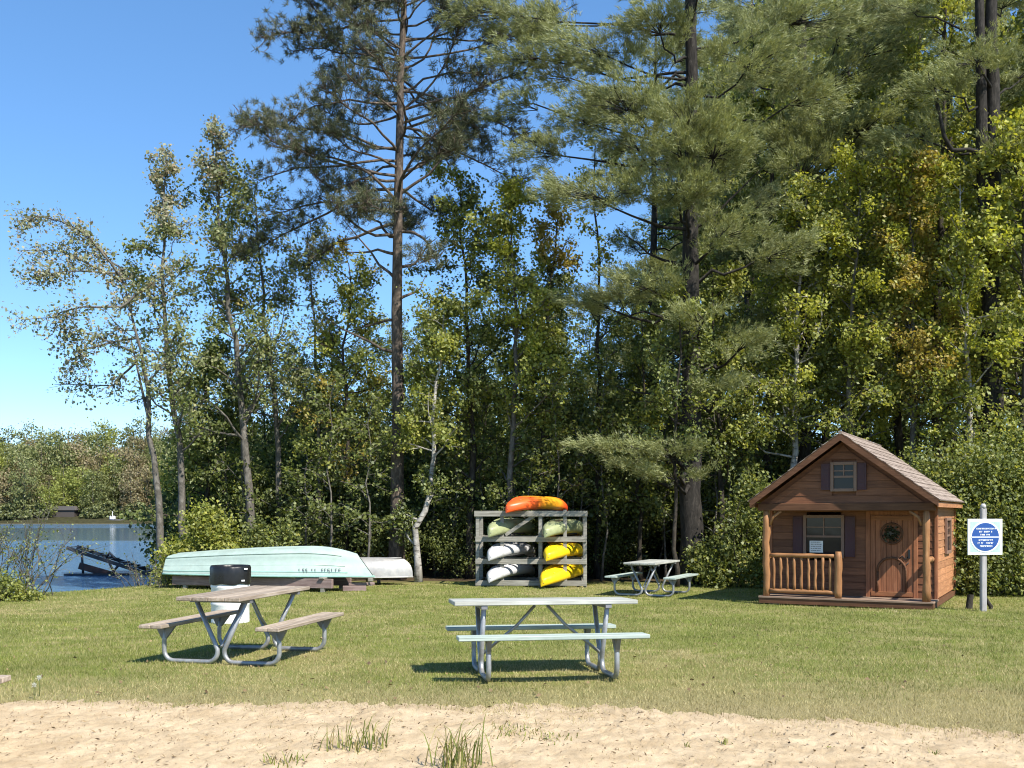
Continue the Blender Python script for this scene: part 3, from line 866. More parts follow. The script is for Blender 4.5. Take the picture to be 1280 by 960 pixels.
# ------------------------------------------------------------------ kayak rack
D = 26.2; kx0, kx1 = px(597, D), px(731, D); kw = kx1 - kx0; kz = g(1, D)
t = thing('kayak_rack', 'grey weathered timber rack holding stacked kayaks', 'rack', (kx0, D, kz), radians(-3))
H = 1.92
posts = [0.0, 0.62, 1.58, 2.2, kw]
for yb in (0.0, 1.15):
    for i, x in enumerate(posts):
        if yb > 0 and i in (1, 3): continue
        MB().box((x - 0.045, yb - 0.045, -0.05), (x + 0.045, yb + 0.045, H - 0.07 if i not in (3,) else H + 0.02), None, 0.005).build('post', M_GREYW, t)
    MB().bar((-0.08, yb - 0.068, H - 0.08), (kw + 0.06, yb - 0.068, H - 0.08), 0.04, 0.14, bev=0.004).build('top_rail', M_GREYW, t)
levels_k = [0.2, 0.74, 1.3]
for z in levels_k:
    MB().bar((-0.05, -0.068, z - 0.1), (kw + 0.04, -0.068, z - 0.1), 0.04, 0.13, bev=0.004).build('shelf_rail', M_GREYW, t)
    MB().bar((-0.05, 1.218, z - 0.1), (kw + 0.04, 1.218, z - 0.1), 0.04, 0.13, bev=0.004).build('shelf_rail', M_GREYW, t)
for z in levels_k + [H]:
    for x in (0.065, 1.5, 1.66, kw - 0.065):
        MB().bar((x, -0.04, z - 0.06), (x, 1.19, z - 0.06), 0.04, 0.08, bev=0.004).build('cross_bearer', M_GREYW, t)
MB().bar((0.7, 0.0, 1.3), (1.5, 0.0, 1.84), 0.03, 0.09, bev=0.004).build('diagonal_brace', M_GREYW, t)

def kayak(label, loc, yaw, roll, col, col2=None, L=2.7, W=0.68, Hh=0.33, up=True, pitch=0.0):
    """sit-on kayak, bow at -y; hull up if not up"""
    t = thing('kayak', label, 'kayak', loc, yaw)
    t.rotation_euler = (pitch, roll, yaw)
    n = 30; rings = []
    for i in range(n + 1):
        q = i / n; s = 2 * q - 1
        wv = W / 2 * max(0.02, (1 - abs(s) ** 2.6)) ** 0.72
        rock = 0.16 * abs(s) ** 3
        hb = Hh * (1 - 0.45 * abs(s) ** 3)
        ring = []
        for k in range(20):
            a = 2 * pi * k / 20
            y_ = cos(a); z_ = sin(a)
            xx = wv * np.sign(y_) * abs(y_) ** 0.75
            zz = (hb * 0.5 * np.sign(z_) * abs(z_) ** 0.8)
            if z_ < 0: zz *= 1.15; xx *= 1.0
            else: zz *= 0.85
            ring.append((xx, s * L / 2, zz + rock + Hh * 0.5))
        rings.append(ring)
    if not up: rings = [[(-x, y, Hh - z) for x, y, z in r_] for r_ in rings]
    m = col
    MB().loft(rings).build('hull', m, t)
    zt = (lambda z: z) if up else (lambda z: Hh - z)
    # cockpit rim and well
    pts = [(0.22 * cos(a) * (0.9 if sin(a) > 0 else 1), 0.12 + 0.5 * sin(a), zt(Hh * 0.93)) for a in np.linspace(0, 2 * pi, 25)]
    MB().tube(pts, 0.018, 6, False).build('cockpit_rim', M_INK, t)
    mb = MB(); mb.add([(p[0] * 0.97, p[1], zt(Hh * 0.93 + 0.004)) for p in pts[:-1]], [list(range(24))]); mb.build('cockpit_well', mat_dark, t)
    for s in (-1, 1):
        y = s * (L / 2 - 0.07); z0 = zt(Hh * 0.5 + 0.16 * 0.95 ** 3)
        MB().tube([(-0.05, y, z0), (-0.03, y + s * 0.06, z0), (0.03, y + s * 0.06, z0), (0.05, y, z0)], 0.009, 6).build('carry_handle', M_INK, t)
    # keel strakes
    for sx_ in (-1, 1):
        q = []
        for i in range(4, n - 3):
            s = 2 * i / n - 1; wv = W / 2 * max(0.02, (1 - abs(s) ** 2.6)) ** 0.72
            zz = 0.16 * abs(s) ** 3 + Hh * 0.5 - Hh * (1 - 0.45 * abs(s) ** 3) * 0.5 * 1.08
            q.append((sx_ * wv * 0.5 * (1 if up else -1), s * L / 2, zt(zz)))
        MB().tube(q, 0.014, 6).build('keel_strake', m, t)
    return t
mat_dark = mat_paint('dark_plastic', (0.02, 0.02, 0.022), 0.5)
def mat_blend(name, stops, axis=1, scale=0.37):
    m, nt, out = nodes(name)
    tc = nt.nodes.new('ShaderNodeTexCoord'); sep = nt.nodes.new('ShaderNodeSeparateXYZ'); nt.links.new(tc.outputs['Object'], sep.inputs[0])
    ad = nt.nodes.new('ShaderNodeMath'); ad.operation = 'MULTIPLY_ADD'; ad.inputs[1].default_value = scale; ad.inputs[2].default_value = 0.5
    nt.links.new(sep.outputs[axis], ad.inputs[0])
    a2 = nt.nodes.new('ShaderNodeMath'); a2.operation = 'MULTIPLY_ADD'; nt.links.new(noise(nt, coords(nt), 4, 4), a2.inputs[0]); a2.inputs[1].default_value = 0.2; nt.links.new(ad.outputs[0], a2.inputs[2])
    c = ramp(nt, stops, a2.outputs[0]).outputs[0]
    principled(nt, out, c, 0.38, 0, None, 0.4); return m
M_YEL = mat_paint('yellow_plastic', (0.82, 0.55, 0.012), 0.4, 0.05, (0.55, 0.33, 0.02), 0.25, 0, 0.03)
M_ORG = mat_blend('orange_yellow_plastic', [(0.12, (0.8, 0.1, 0.02)), (0.42, (0.8, 0.13, 0.025)), (0.6, (0.85, 0.4, 0.02)), (0.8, (0.8, 0.3, 0.02)), (0.95, (0.75, 0.07, 0.02))])
M_OLV = mat_paint('olive_plastic', (0.3, 0.33, 0.17), 0.45, 0.12, (0.2, 0.18, 0.1), 0.3)
M_WHT = mat_paint('white_plastic', (0.5, 0.5, 0.51), 0.45, 0.08, (0.3, 0.3, 0.27), 0.5)
M_MAR = mat_paint('maroon_plastic', (0.09, 0.025, 0.035), 0.4, 0.1)
M_BRN = mat_paint('rusty_orange_plastic', (0.42, 0.17, 0.05), 0.45, 0.1)
def kp(xp, dy, zrel): return (px(xp, D + dy), D + dy, kz + zrel)
YAW = radians(-24)
kayak('bright yellow kayak on the lowest right shelf of the rack', kp(703, 0.45, 0.2), YAW, 0.22, M_YEL, pitch=0.06, up=False)
kayak('bright yellow kayak on the middle right shelf of the rack', kp(705, 0.55, 0.74), radians(-22), 0.1, M_YEL, L=2.6, up=False)
kayak('olive green kayak on the upper right shelf of the rack', kp(706, 0.6, 1.31), radians(-24), 0.05, M_OLV, L=2.7, Hh=0.36, up=False)
kayak('rusty orange kayak tucked behind the yellow one on the middle shelf', kp(704, 1.1, 1.02), radians(-24), 0.0, M_BRN, L=2.2, Hh=0.26, W=0.5)
kayak('white kayak on the lowest left shelf of the rack', kp(640, 0.8, 0.2), radians(-24), -0.1, M_WHT, L=2.8, up=False)
kayak('white kayak on the middle left shelf of the rack', kp(640, 0.8, 0.74), radians(-24), 0.0, M_WHT, L=2.8, up=False)
kayak('olive kayak with a shaded side on the upper left shelf of the rack', kp(640, 0.85, 1.31), radians(-24), 0.05, M_OLV, L=2.8, Hh=0.38, up=False)
kayak('orange and yellow kayak lying upside down on top of the rack', (px(672, D + 0.55), D + 0.55, kz + H + 0.002), radians(-38), 0.05, M_ORG, L=2.6, W=0.72, Hh=0.34, up=False)

# ------------------------------------------------------------------ playhouse
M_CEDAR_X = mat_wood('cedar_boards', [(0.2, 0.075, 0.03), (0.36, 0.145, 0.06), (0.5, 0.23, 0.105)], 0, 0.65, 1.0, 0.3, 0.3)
M_CEDAR_F = mat_wood('cedar_front_shade', [(0.12, 0.046, 0.022), (0.225, 0.092, 0.043), (0.32, 0.145, 0.07)], 0, 0.65, 1.0, 0.3, 0.3)  # darker copy of the cedar; porch and gable shade put into the colour
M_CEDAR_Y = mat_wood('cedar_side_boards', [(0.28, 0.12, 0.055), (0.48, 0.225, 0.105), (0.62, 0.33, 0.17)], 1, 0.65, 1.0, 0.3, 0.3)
M_CEDAR_Z = mat_wood('cedar_upright_boards', [(0.2, 0.072, 0.032), (0.38, 0.15, 0.07), (0.5, 0.225, 0.11)], 2, 0.65, 1.0, 0.3, 0.25)
M_LOG = mat_wood('peeled_log', [(0.2, 0.09, 0.036), (0.35, 0.17, 0.07), (0.48, 0.26, 0.12)], 2, 0.6, 0.8, 0.3, 0.15)
M_LOGX = mat_wood('peeled_log_rail', [(0.2, 0.09, 0.036), (0.35, 0.17, 0.07), (0.48, 0.26, 0.12)], 0, 0.6, 0.8, 0.3, 0.15)
M_TRIM = mat_wood('brown_trim', [(0.09, 0.04, 0.022), (0.16, 0.075, 0.04), (0.22, 0.11, 0.06)], 0, 0.7)
M_SHUT = mat_paint('plum_shutter', (0.06, 0.022, 0.026), 0.55, 0.15)
M_SASH = mat_paint('brown_sash', (0.2, 0.12, 0.085), 0.6, 0.15)
m, nt, out = nodes('dark_window_glass')
principled(nt, out, (0.015, 0.017, 0.02), 0.06, 0, bump(nt, noise(nt, coords(nt), 2.5, 2), 0.06, 0.02), 0.25); M_GLASS = m
m, nt, out = nodes('roof_shingles')
br = nt.nodes.new('ShaderNodeTexBrick'); mp = nt.nodes.new('ShaderNodeMapping'); tc = nt.nodes.new('ShaderNodeTexCoord')
sxyz = nt.nodes.new('ShaderNodeSeparateXYZ'); nt.links.new(tc.outputs['Object'], sxyz.inputs[0])
cb = nt.nodes.new('ShaderNodeCombineXYZ'); nt.links.new(sxyz.outputs[1], cb.inputs[0]); nt.links.new(sxyz.outputs[2], cb.inputs[1])
nt.links.new(cb.outputs[0], br.inputs['Vector'])
br.inputs['Scale'].default_value = 1.0; br.inputs['Brick Width'].default_value = 0.2; br.inputs['Row Height'].default_value = 0.082; br.inputs['Mortar Size'].default_value = 0.005
br.inputs['Color1'].default_value = (0.22, 0.175, 0.145, 1); br.inputs['Color2'].default_value = (0.35, 0.285, 0.24, 1); br.inputs['Mortar'].default_value = (0.1, 0.07, 0.06, 1)
gn = noise(nt, coords(nt), 90, 3, 0.8)
c = mixc(nt, 0.5, br.outputs[0], ramp(nt, [(0.3, (0.6,) * 3), (0.7, (1.15,) * 3)], gn).outputs[0], 'MULTIPLY')
principled(nt, out, c, 0.9, 0, bump(nt, br.outputs['Fac'], -0.5, 0.01), 0.15); M_SHING = m

W, LD, PD, FL, ZE = 3.2, 4.2, 0.78, 0.2, 2.06
TH = radians(28.5)
rx_, ry_ = 7.89, 19.6
hx, hy = rx_ - W * cos(TH), ry_ + W * sin(TH)
HB = g(6.5, 20.5) - 0.02
house = thing('playhouse', 'small reddish cedar playhouse with log porch rail and shingle roof', 'playhouse', (hx, hy, HB), -TH)
OV, RIDGE = 0.17, 3.4
EZ = 2.1
slope = (RIDGE - EZ) / (W / 2 + OV)
def roofz(x): return RIDGE - slope * abs(x - W / 2)
# floor and skids
mb = MB()
for i in range(7):
    y0 = 0.0 + i * 0.118
    mb.box((-0.06, y0 - 0.06, FL - 0.035), (W + 0.06, y0 + 0.114 - 0.06, FL), None, 0.004)
mb.build('porch_deck', mat_wood('grey_brown_deck', [(0.2, 0.13, 0.09), (0.36, 0.25, 0.18), (0.48, 0.36, 0.27)], 0), house)
MB().box((-0.05, -0.045, 0.06), (W + 0.05, LD, FL - 0.037)).build('floor_frame', M_TRIM, house)
for x in (0.25, W / 2, W - 0.25): MB().box((x - 0.09, 0.02, -0.05), (x + 0.09, LD - 0.05, 0.058)).build('skid', M_GREYW, house)
# walls
def lap_wall(name, mt, a, b, z0, z1f, outward, bh=0.142, th=0.02, parent=house, holes=()):
    """horizontal lap boards from a to b (xy), z1f(x along 0..L) gives top; boards clipped per board (for gables)"""
    a = Vector((*a, 0)); b = Vector((*b, 0)); d = (b - a); L = d.length; d.normalize(); o = Vector((*outward, 0))
    mb = MB(); z = z0
    while z < 5:
        lo, hi = z1f(z, L); lo2, hi2 = z1f(min(z + bh - 0.004, 9), L)
        if hi - lo < 0.05: break
        zt = z + bh - 0.004
        if hi2 - lo2 < 0.02: lo2 = hi2 = (lo + hi) / 2
        segs = [(lo, hi, lo2, hi2)]
        for (h0, h1, hz0, hz1) in holes:
            if z < hz1 and zt > hz0:
                new = []
                for s0, s1, t0, t1 in segs:
                    if h1 <= s0 or h0 >= s1: new.append((s0, s1, t0, t1)); continue
                    if h0 > s0 and h0 < s1: new.append((s0, h0, t0, h0))
                    if h1 < s1 and h1 > s0: new.append((h1, s1, h1, t1))
                segs = new or segs
        for s0, s1, t0, t1 in segs:
            q = []
            for (s, zz, dep) in ((s0, z, th), (s1, z, th), (t1, zt, th * 0.45), (t0, zt, th * 0.45)):
                q.append(a + d * s + o * dep + Vector((0, 0, zz)))
            for (s, zz) in ((s0, z), (s1, z), (t1, zt), (t0, zt)):
                q.append(a + d * s - o * 0.03 + Vector((0, 0, zz)))
            mb.add(q, [(0, 1, 2, 3), (7, 6, 5, 4), (0, 4, 5, 1), (1, 5, 6, 2), (2, 6, 7, 3), (3, 7, 4, 0)])
        z += bh
    return mb.build(name, mt, parent)
full = lambda zt: (lambda z, L: (0, L) if z < zt - 0.06 else (0, 0))
DX0, DX1, DZ1 = 1.95, 2.83, 1.86
WX0, WX1, WZ0, WZ1 = 0.72, 1.42, 1.02, 1.78
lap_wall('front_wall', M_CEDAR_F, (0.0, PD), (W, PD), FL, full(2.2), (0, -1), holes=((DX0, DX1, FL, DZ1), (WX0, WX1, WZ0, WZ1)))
lap_wall('side_wall', M_CEDAR_Y, (W, PD), (W, LD), FL, full(2.16), (1, 0), holes=((1.4, 2.3, 1.05, 1.76),))
lap_wall('side_wall', M_CEDAR_Y, (0, LD), (0, PD), FL, full(2.16), (-1, 0))
lap_wall('back_wall', M_CEDAR_X, (W, LD), (0, LD), FL, lambda z, L: (0, L) if z < 2.0 else (max(0, (z - EZ + 0.1) / slope - OV), L - max(0, (z - EZ + 0.1) / slope - OV)), (0, 1))
def gab(z, L):
    k = max(0.02, (z + 0.14 - EZ) / slope - OV + 0.12)
    return (k, L - k)
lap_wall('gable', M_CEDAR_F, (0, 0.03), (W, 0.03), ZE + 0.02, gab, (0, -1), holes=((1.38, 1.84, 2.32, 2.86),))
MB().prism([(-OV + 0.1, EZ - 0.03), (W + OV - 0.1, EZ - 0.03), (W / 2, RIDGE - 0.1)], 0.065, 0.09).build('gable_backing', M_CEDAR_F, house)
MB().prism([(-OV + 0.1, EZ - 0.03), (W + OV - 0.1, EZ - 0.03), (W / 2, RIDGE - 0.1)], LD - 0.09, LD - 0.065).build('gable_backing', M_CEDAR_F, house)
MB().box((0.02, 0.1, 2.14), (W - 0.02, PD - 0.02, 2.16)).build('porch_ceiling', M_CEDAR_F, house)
MB().bar((-0.08, 0.03, ZE - 0.06), (W + 0.08, 0.03, ZE - 0.06), 0.13, 0.15, bev=0.01).build('header_beam', M_TRIM, house)
for x in (0.06, W - 0.06):
    MB().bar((x, 0.1, ZE - 0.06), (x, PD - 0.03, ZE - 0.06), 0.1, 0.13, bev=0.01).build('side_beam', M_TRIM, house)
for x, y in ((W + 0.012, PD + 0.02), (W + 0.012, LD), (-0.012, PD + 0.02), (-0.012, LD)):
    MB().box((x - 0.03, y - 0.055, FL - 0.06), (x + 0.03, y + 0.055, 2.13), None, 0.004).build('corner_board', M_CEDAR_Z, house)
# posts and rails
def log(a, b, r, rng, seg=9, n=14, jitter=0.006, bend=0.008):
    a = np.array(a, float); b = np.array(b, float); q = np.linspace(0, 1, seg)[:, None] * (b - a) + a
    q[1:-1] += rng.normal(size=(seg - 2, 3)) * bend * np.array([1, 1, 0.2])
    return q, [r * (1 + rng.normal() * jitter / r) for _ in range(seg)]
rg = np.random.default_rng(21)
for x, top in ((0.08, ZE - 0.137), (W - 0.08, ZE - 0.137), (1.5, 1.12)):
    q, rr = log((x, 0.04, FL + 0.001), (x, 0.04, top), 0.07, rg)
    if top < 2: rr[-1] *= 0.8
    MB().tube(q, rr, 14).build('log_post', M_LOG, house)
for x, sg in ((0.16, 1), (W - 0.16, -1)):
    MB().tube([(x, 0.03, ZE - 0.42), (x + sg * 0.06, 0.03, ZE - 0.26), (x + sg * 0.22, 0.03, ZE - 0.14)], 0.028, 8).build('corner_brace', M_LOG, house)
rail = thing  # alias kept short
q, rr = log((0.15, 0.04, 1.03), (1.43, 0.04, 1.03), 0.042, rg)
MB().tube(q, rr, 12).build('top_rail', M_LOGX, house)
q, rr = log((0.15, 0.04, 0.31), (1.43, 0.04, 0.31), 0.045, rg)
MB().tube(q, rr, 12).build('bottom_rail', M_LOGX, house)
for i in range(9):
    x = 0.23 + i * 0.139
    q, rr = log((x, 0.04, 0.33), (x, 0.04, 1.0), 0.027, rg, 7, 10, 0.004, 0.006)
    MB().tube(q, rr, 10).build('baluster', M_LOG, house)
for x in (0.07, W - 0.07):
    q, rr = log((x, 0.11, 0.98), (x, PD - 0.04, 0.98), 0.05, rg)
    MB().tube(q, rr, 12).build('side_rail', M_LOG, house)
# windows
def window(x0, x1, z0, z1, y, parent, hung=True, M=None, shut=True, sw=0.2):
    f = 0.06
    wn = MB()
    for lo, hi in (((x0 - f, y - 0.045, z0 - f), (x0, y, z1 + f)), ((x1, y - 0.045, z0 - f), (x1 + f, y, z1 + f)), ((x0, y - 0.045, z1), (x1, y, z1 + f)), ((x0, y - 0.05, z0 - f), (x1, y, z0))):
        wn.box(lo, hi, M, 0.004)
    wo = wn.build('window', M_SASH, parent)
    mb = MB(); mb.box((x0, y + 0.004, z0), (x1, y + 0.012, z1), M); mb.build('pane', M_GLASS, wo)
    mb = MB(); zm = (z0 + z1) / 2; xm = (x0 + x1) / 2
    mb.box((x0, y - 0.022, zm - 0.02), (x1, y - 0.001, zm + 0.02), M)
    mb.box((xm - 0.012, y - 0.018, zm + 0.02), (xm + 0.012, y - 0.001, z1), M)
    mb.box((x0, y - 0.016, (zm + z1) / 2 - 0.01), (xm - 0.012, y - 0.001, (zm + z1) / 2 + 0.01), M)
    mb.box((xm + 0.012, y - 0.016, (zm + z1) / 2 - 0.01), (x1, y - 0.001, (zm + z1) / 2 + 0.01), M)
    mb.build('sash_bars', M_SASH, wo)
    if shut:
        for s in (-1, 1):
            xa = (x0 - f - 0.01 - sw) if s < 0 else (x1 + f + 0.01)
            mb = MB(); mb.box((xa, y - 0.035, z0 - 0.03), (xa + sw, y - 0.012, z1 + 0.03), M, 0.003)
            k = 5
            for i in range(k):
                zz = z0 + (i + 0.25) * (z1 - z0) / k
                mb.box((xa + 0.03, y - 0.045, zz), (xa + sw - 0.03, y - 0.036, zz + (z1 - z0) / k * 0.62), M)
            mb.build('shutter', M_SHUT, parent)
    return wo
wf = window(WX0, WX1, WZ0, WZ1, PD - 0.02, house)
nt_ = MB(); nt_.box((0.79, PD - 0.046, 1.07), (1.06, PD - 0.043, 1.31)); no = nt_.build('notice', mat_paint('notice_paper', (0.7, 0.7, 0.68), 0.8, 0.03), wf)
mb = MB()
for i in range(5):
    z = 1.275 - i * 0.043; xx = 0.815
    for k in range(5):
        wv = 0.02 + 0.022 * ((i * 7 + k * 5) % 4) / 3
        if xx + wv > 1.04: break
        mb.box((xx, PD - 0.05, z), (xx + wv, PD - 0.0475, z + 0.014)); xx += wv + 0.012
mb.build('notice_text', mat_paint('notice_ink', (0.2, 0.2, 0.2), 0.8), no)
window(1.42, 1.8, 2.36, 2.82, 0.01, house, sw=0.17)
Mside = Matrix(((0, -1, 0, W - 0.02), (1, 0, 0, PD), (0, 0, 1, 0), (0, 0, 0, 1)))
window(1.46, 2.24, 1.09, 1.72, -0.042, house, M=Mside, shut=False)
# door
dm = MB()
for i in range(8):
    x = DX0 + 0.035 + i * 0.102; dm.box((x, PD - 0.03, FL + 0.01), (x + 0.098, PD + 0.01, DZ1 - 0.02), None, 0.004)
door = dm.build('door', M_CEDAR_Z, house)
mb = MB()
for lo, hi in (((DX0 - 0.05, PD - 0.045, FL), (DX0 + 0.03, PD, DZ1 + 0.06)), ((DX1 - 0.03, PD - 0.045, FL), (DX1 + 0.05, PD, DZ1 + 0.06)), ((DX0 + 0.03, PD - 0.045, DZ1 - 0.015), (DX1 - 0.03, PD, DZ1 + 0.06))):
    mb.box(lo, hi, None, 0.004)
mb.build('door_frame', M_CEDAR_Z, house)
cxd = (DX0 + DX1) / 2
ringp = [(cxd + 0.2 * cos(a), PD - 0.04, 1.47 + 0.2 * sin(a)) for a in np.linspace(0, 2 * pi, 33)]
MB().tube(ringp, 0.022, 8, False).build('porthole_ring', M_TRIM, door)
rw = np.random.default_rng(9); aw = rw.uniform(0, 2 * pi, 260); qw = 0.1 + rw.normal(0, 0.03, 260)
np_mesh('wreath', leaf_quads(np.stack([cxd + qw * np.cos(aw), np.full(260, PD - 0.06) + rw.normal(0, 0.012, 260), 1.47 + qw * np.sin(aw)], 1), 0.05, rw), 4, mat_leaf('wreath_twigs', [(0.03, 0.025, 0.012), (0.06, 0.05, 0.02), (0.05, 0.07, 0.025)], 0.1), door)
mb = MB(); mb.prism([(cxd + 0.1 * cos(a), 1.47 + 0.1 * sin(a)) for a in np.linspace(0, 2 * pi, 25)[:-1]], PD - 0.038, PD - 0.032)
mb.build('porthole', M_GLASS, door)
ap = [(cxd - 0.27, PD - 0.042, 0.32), (cxd - 0.27, PD - 0.042, 0.72)] + [(cxd + 0.27 * cos(a), PD - 0.042, 0.72 + 0.27 * sin(a)) for a in np.linspace(pi, 0, 15)] + [(cxd + 0.27, PD - 0.042, 0.32)]
MB().tube(ap, 0.024, 8).build('arch_trim', M_TRIM, door)
for zz in (0.27, 1.14, 1.78):
    MB().box((DX0 + 0.05, PD - 0.05, zz - 0.045), (DX1 - 0.05, PD - 0.031, zz + 0.045), None, 0.004).build('ledge', M_CEDAR_X, door) if zz != 1.14 else None
MB().box((DX1 - 0.13, PD - 0.055, 0.98), (DX1 - 0.09, PD - 0.031, 1.16), None, 0.004).build('handle', mat_dark, door)
mb = MB()
for sgn in (0.86, 0.98):
    mb.tube([(DX1 - 0.3, PD - 0.036, sgn), (DX1 - 0.24, PD - 0.038, sgn + 0.05), (DX1 - 0.18, PD - 0.036, sgn - 0.02), (DX1 - 0.12, PD - 0.036, sgn + 0.04)], 0.012, 6)
mb.build('iron_scroll', mat_dark, door)
# roof
def slab(xa, za, xb, zb, y0, y1, th, name, mt):
    n = Vector((-(zb - za), 0, xb - xa)).normalized() * th
    if n.z < 0: n = -n
    vs = [(xa, y0, za), (xb, y0, zb), (xb, y1, zb), (xa, y1, za)]
    vs += [(v[0] + n.x, v[1], v[2] + n.z) for v in vs]
    mb = MB(); mb.add(vs, [(0, 3, 2, 1), (4, 5, 6, 7), (0, 1, 5, 4), (1, 2, 6, 5), (2, 3, 7, 6), (3, 0, 4, 7)])
    return mb.build(name, mt, house)
Y0, Y1 = -0.3, LD + 0.15
for s in (-1, 1):
    xe = W / 2 + s * (W / 2 + OV)
    slab(W / 2 + s * 0.004, RIDGE, xe, EZ, Y0 + 0.022, Y1 - 0.022, 0.025, 'roof_deck', M_CEDAR_Y)
    n = 11
    for_mb = MB()
    nv = Vector((slope * s, 0, 1)).normalized()
    for i in range(n):
        f0, f1 = i / n, (i + 1) / n
        xa, xb = W / 2 + s * 0.004 + f0 * (xe - W / 2), W / 2 + f1 * (xe - W / 2) + s * 0.02
        za, zb = roofz(xa), roofz(xb)
        lo = 0.027; up0, up1 = 0.034, 0.046
        q = []
        for (x, z, u) in ((xa, za, lo), (xb, zb, lo), (xa, za, up0), (xb, zb, up1)):
            for y in (Y0, Y1): q.append((x + nv.x * u, y, z + nv.z * u))
        for_mb.add(q, [(0, 2, 3, 1), (4, 5, 7, 6), (0, 4, 6, 2), (1, 3, 7, 5), (2, 6, 7, 3), (0, 1, 5, 4)])
    for_mb.build('roof', M_SHING, house)
    for y in (Y0, Y1 - 0.02):
        mb = MB(); z1, z2 = RIDGE, EZ
        a = [(W / 2, z1), (xe, z2), (xe, z2 - 0.1), (W / 2, z1 - 0.115)]
        mb.prism(a if s > 0 else a[::-1], y - (0.002 if y < 0 else 0), y + 0.02); mb.build('rake_board', M_TRIM, house)
    MB().box((min(xe, xe - s * 0.022), Y0 + 0.022, EZ - 0.11), (max(xe, xe - s * 0.022), Y1 - 0.022, EZ - 0.012)).build('eave_board', M_CEDAR_Y, house)
MB().tube([(W / 2, Y0 - 0.005, RIDGE + 0.035), (W / 2, Y1 + 0.005, RIDGE + 0.035)], 0.035, 8).build('ridge_cap', M_SHING, house)

# ------------------------------------------------------------------ sign
D = 19.2; X0 = px(1229, D); zg = g(X0, D)
t = thing('sign', 'square blue and white round-emblem sign on a pale wooden post', 'sign', (X0, D, zg), radians(4))
M_POST = mat_wood('pale_grey_post', [(0.3, 0.28, 0.28), (0.48, 0.46, 0.46), (0.6, 0.58, 0.58)], 2)
mb = MB(); mb.box((-0.05, -0.045, -0.1), (0.05, 0.045, 1.9), None, 0.012); mb.tube([(0, 0, 1.9), (0, 0, 1.95), (0, 0, 1.985)], [0.052, 0.05, 0.028], 12); mb.build('post', M_POST, t)
zc = pz(671, D) - zg; hs = 0.33
mb = MB(); mb.box((-hs, -0.07, zc - hs), (hs, -0.047, zc + hs), None, 0.004); bd = mb.build('board', mat_paint('sign_white', (0.74, 0.75, 0.75), 0.5, 0.03), t)
mb = MB(); mb.box((-hs + 0.05, -0.073, zc - hs + 0.05), (hs - 0.05, -0.0705, zc + hs - 0.05)); mb.build('field', mat_paint('sign_grey_green', (0.38, 0.5, 0.48), 0.5, 0.1), bd)
def disc(r, y0, y1): return MB().prism([(r * cos(a), zc + r * sin(a)) for a in np.linspace(0, 2 * pi, 49)[:-1]], y0, y1)
disc(0.285, -0.077, -0.0735).build('ring', mat_paint('sign_ring_white', (0.74, 0.76, 0.78), 0.5, 0.02), bd)
disc(0.258, -0.081, -0.0775).build('emblem_disc', mat_paint('sign_blue', (0.02, 0.075, 0.28), 0.45, 0.06), bd)
MB().box((-0.262, -0.0845, zc - 0.012), (0.262, -0.0815, zc + 0.006)).build('divider', bpy.data.materials['sign_ring_white'], bd)
mb = MB(); rr = np.random.default_rng(4)
for z, hw, th in ((0.15, 0.18, 0.03), (0.095, 0.12, 0.03), (0.04, 0.1, 0.028), (-0.06, 0.13, 0.03), (-0.115, 0.15, 0.03), (-0.17, 0.13, 0.032)):
    x = -hw; i = 0
    while x < hw:
        wv = rr.uniform(0.012, 0.02)
        if rr.uniform() > 0.14:
            mb.box((x, -0.0845, zc + z - th / 2), (x + 0.006, -0.0815, zc + z + th / 2))
            mb.box((x + 0.0062, -0.0845, zc + z + rr.choice([-0.012, 0.0, 0.008])), (x + wv, -0.0815, zc + z + th / 2 - 0.001))
        x += wv + 0.006
mb.build('lettering', bpy.data.materials['sign_ring_white'], bd)
# stumps by the sign
for (xp, yp, hgt, r0, lb, tl) in ((1211, 757, 0.27, 0.062, 'short dark wooden stump left of the sign post foot', 0.05), (1238, 756, 0.24, 0.04, 'thin dark stub of a post right behind the sign foot', -0.15)):
    Ds = 19.8; xs = px(xp, Ds)
    s = thing('stump', lb, 'stump', (xs, Ds, g(xs, Ds)), 0.4)
    mb = MB(); mb.tube([(0, 0, -0.05), (0.01, 0, 0.05), (tl * 0.5, 0, hgt * 0.6), (tl, 0, hgt)], [r0 * 1.15, r0, r0 * 0.93, r0 * 0.95], 12, False); mb.build('bark', M_BARKD, s)
    mb = MB(); mb.add([(tl + r0 * 0.94 * cos(a), r0 * 0.94 * sin(a), hgt - 0.004) for a in np.linspace(0, 2 * pi, 15)[:-1]], [list(range(14))]); mb.build('cut_face', M_GREYW, s)

# ------------------------------------------------------------------ tilted dock section in the lake
D = 38.5; X0 = px(150, D)
t = thing('dock_section', 'tilted dark roll-in dock frame half sunk in the lake', 'dock', (X0, D, ZW), radians(4))
M_DOCK = mat_paint('dark_wet_metal', (0.03, 0.036, 0.045), 0.5, 0.3, (0.12, 0.1, 0.08), 0.5, 0.3)
M_RUSTD = mat_paint('rusty_plank', (0.055, 0.032, 0.03), 0.8, 0.3)
s_ = D / F
def dq(xp, yp, dy=0.0): return ((xp - 145) * s_, dy, (714 - yp) * s_)
for dy in (-0.5, 0.6):
    MB().bar(dq(86, 680, dy), dq(196, 717, dy), 0.09, 0.13).build('side_rail', M_DOCK, t)
mb = MB()
for i in range(15):
    f = 0.06 + i * 0.058; a = np.array(dq(86, 680, -0.45)) * (1 - f) + np.array(dq(196, 717, -0.45)) * f
    if i % 5 == 3: continue
    mb.bar(a + [0, 0, 0.09], a + np.array([0, 1.0, 0.09]), 0.13, 0.03)
mb.build('deck_planks', M_DOCK, t)
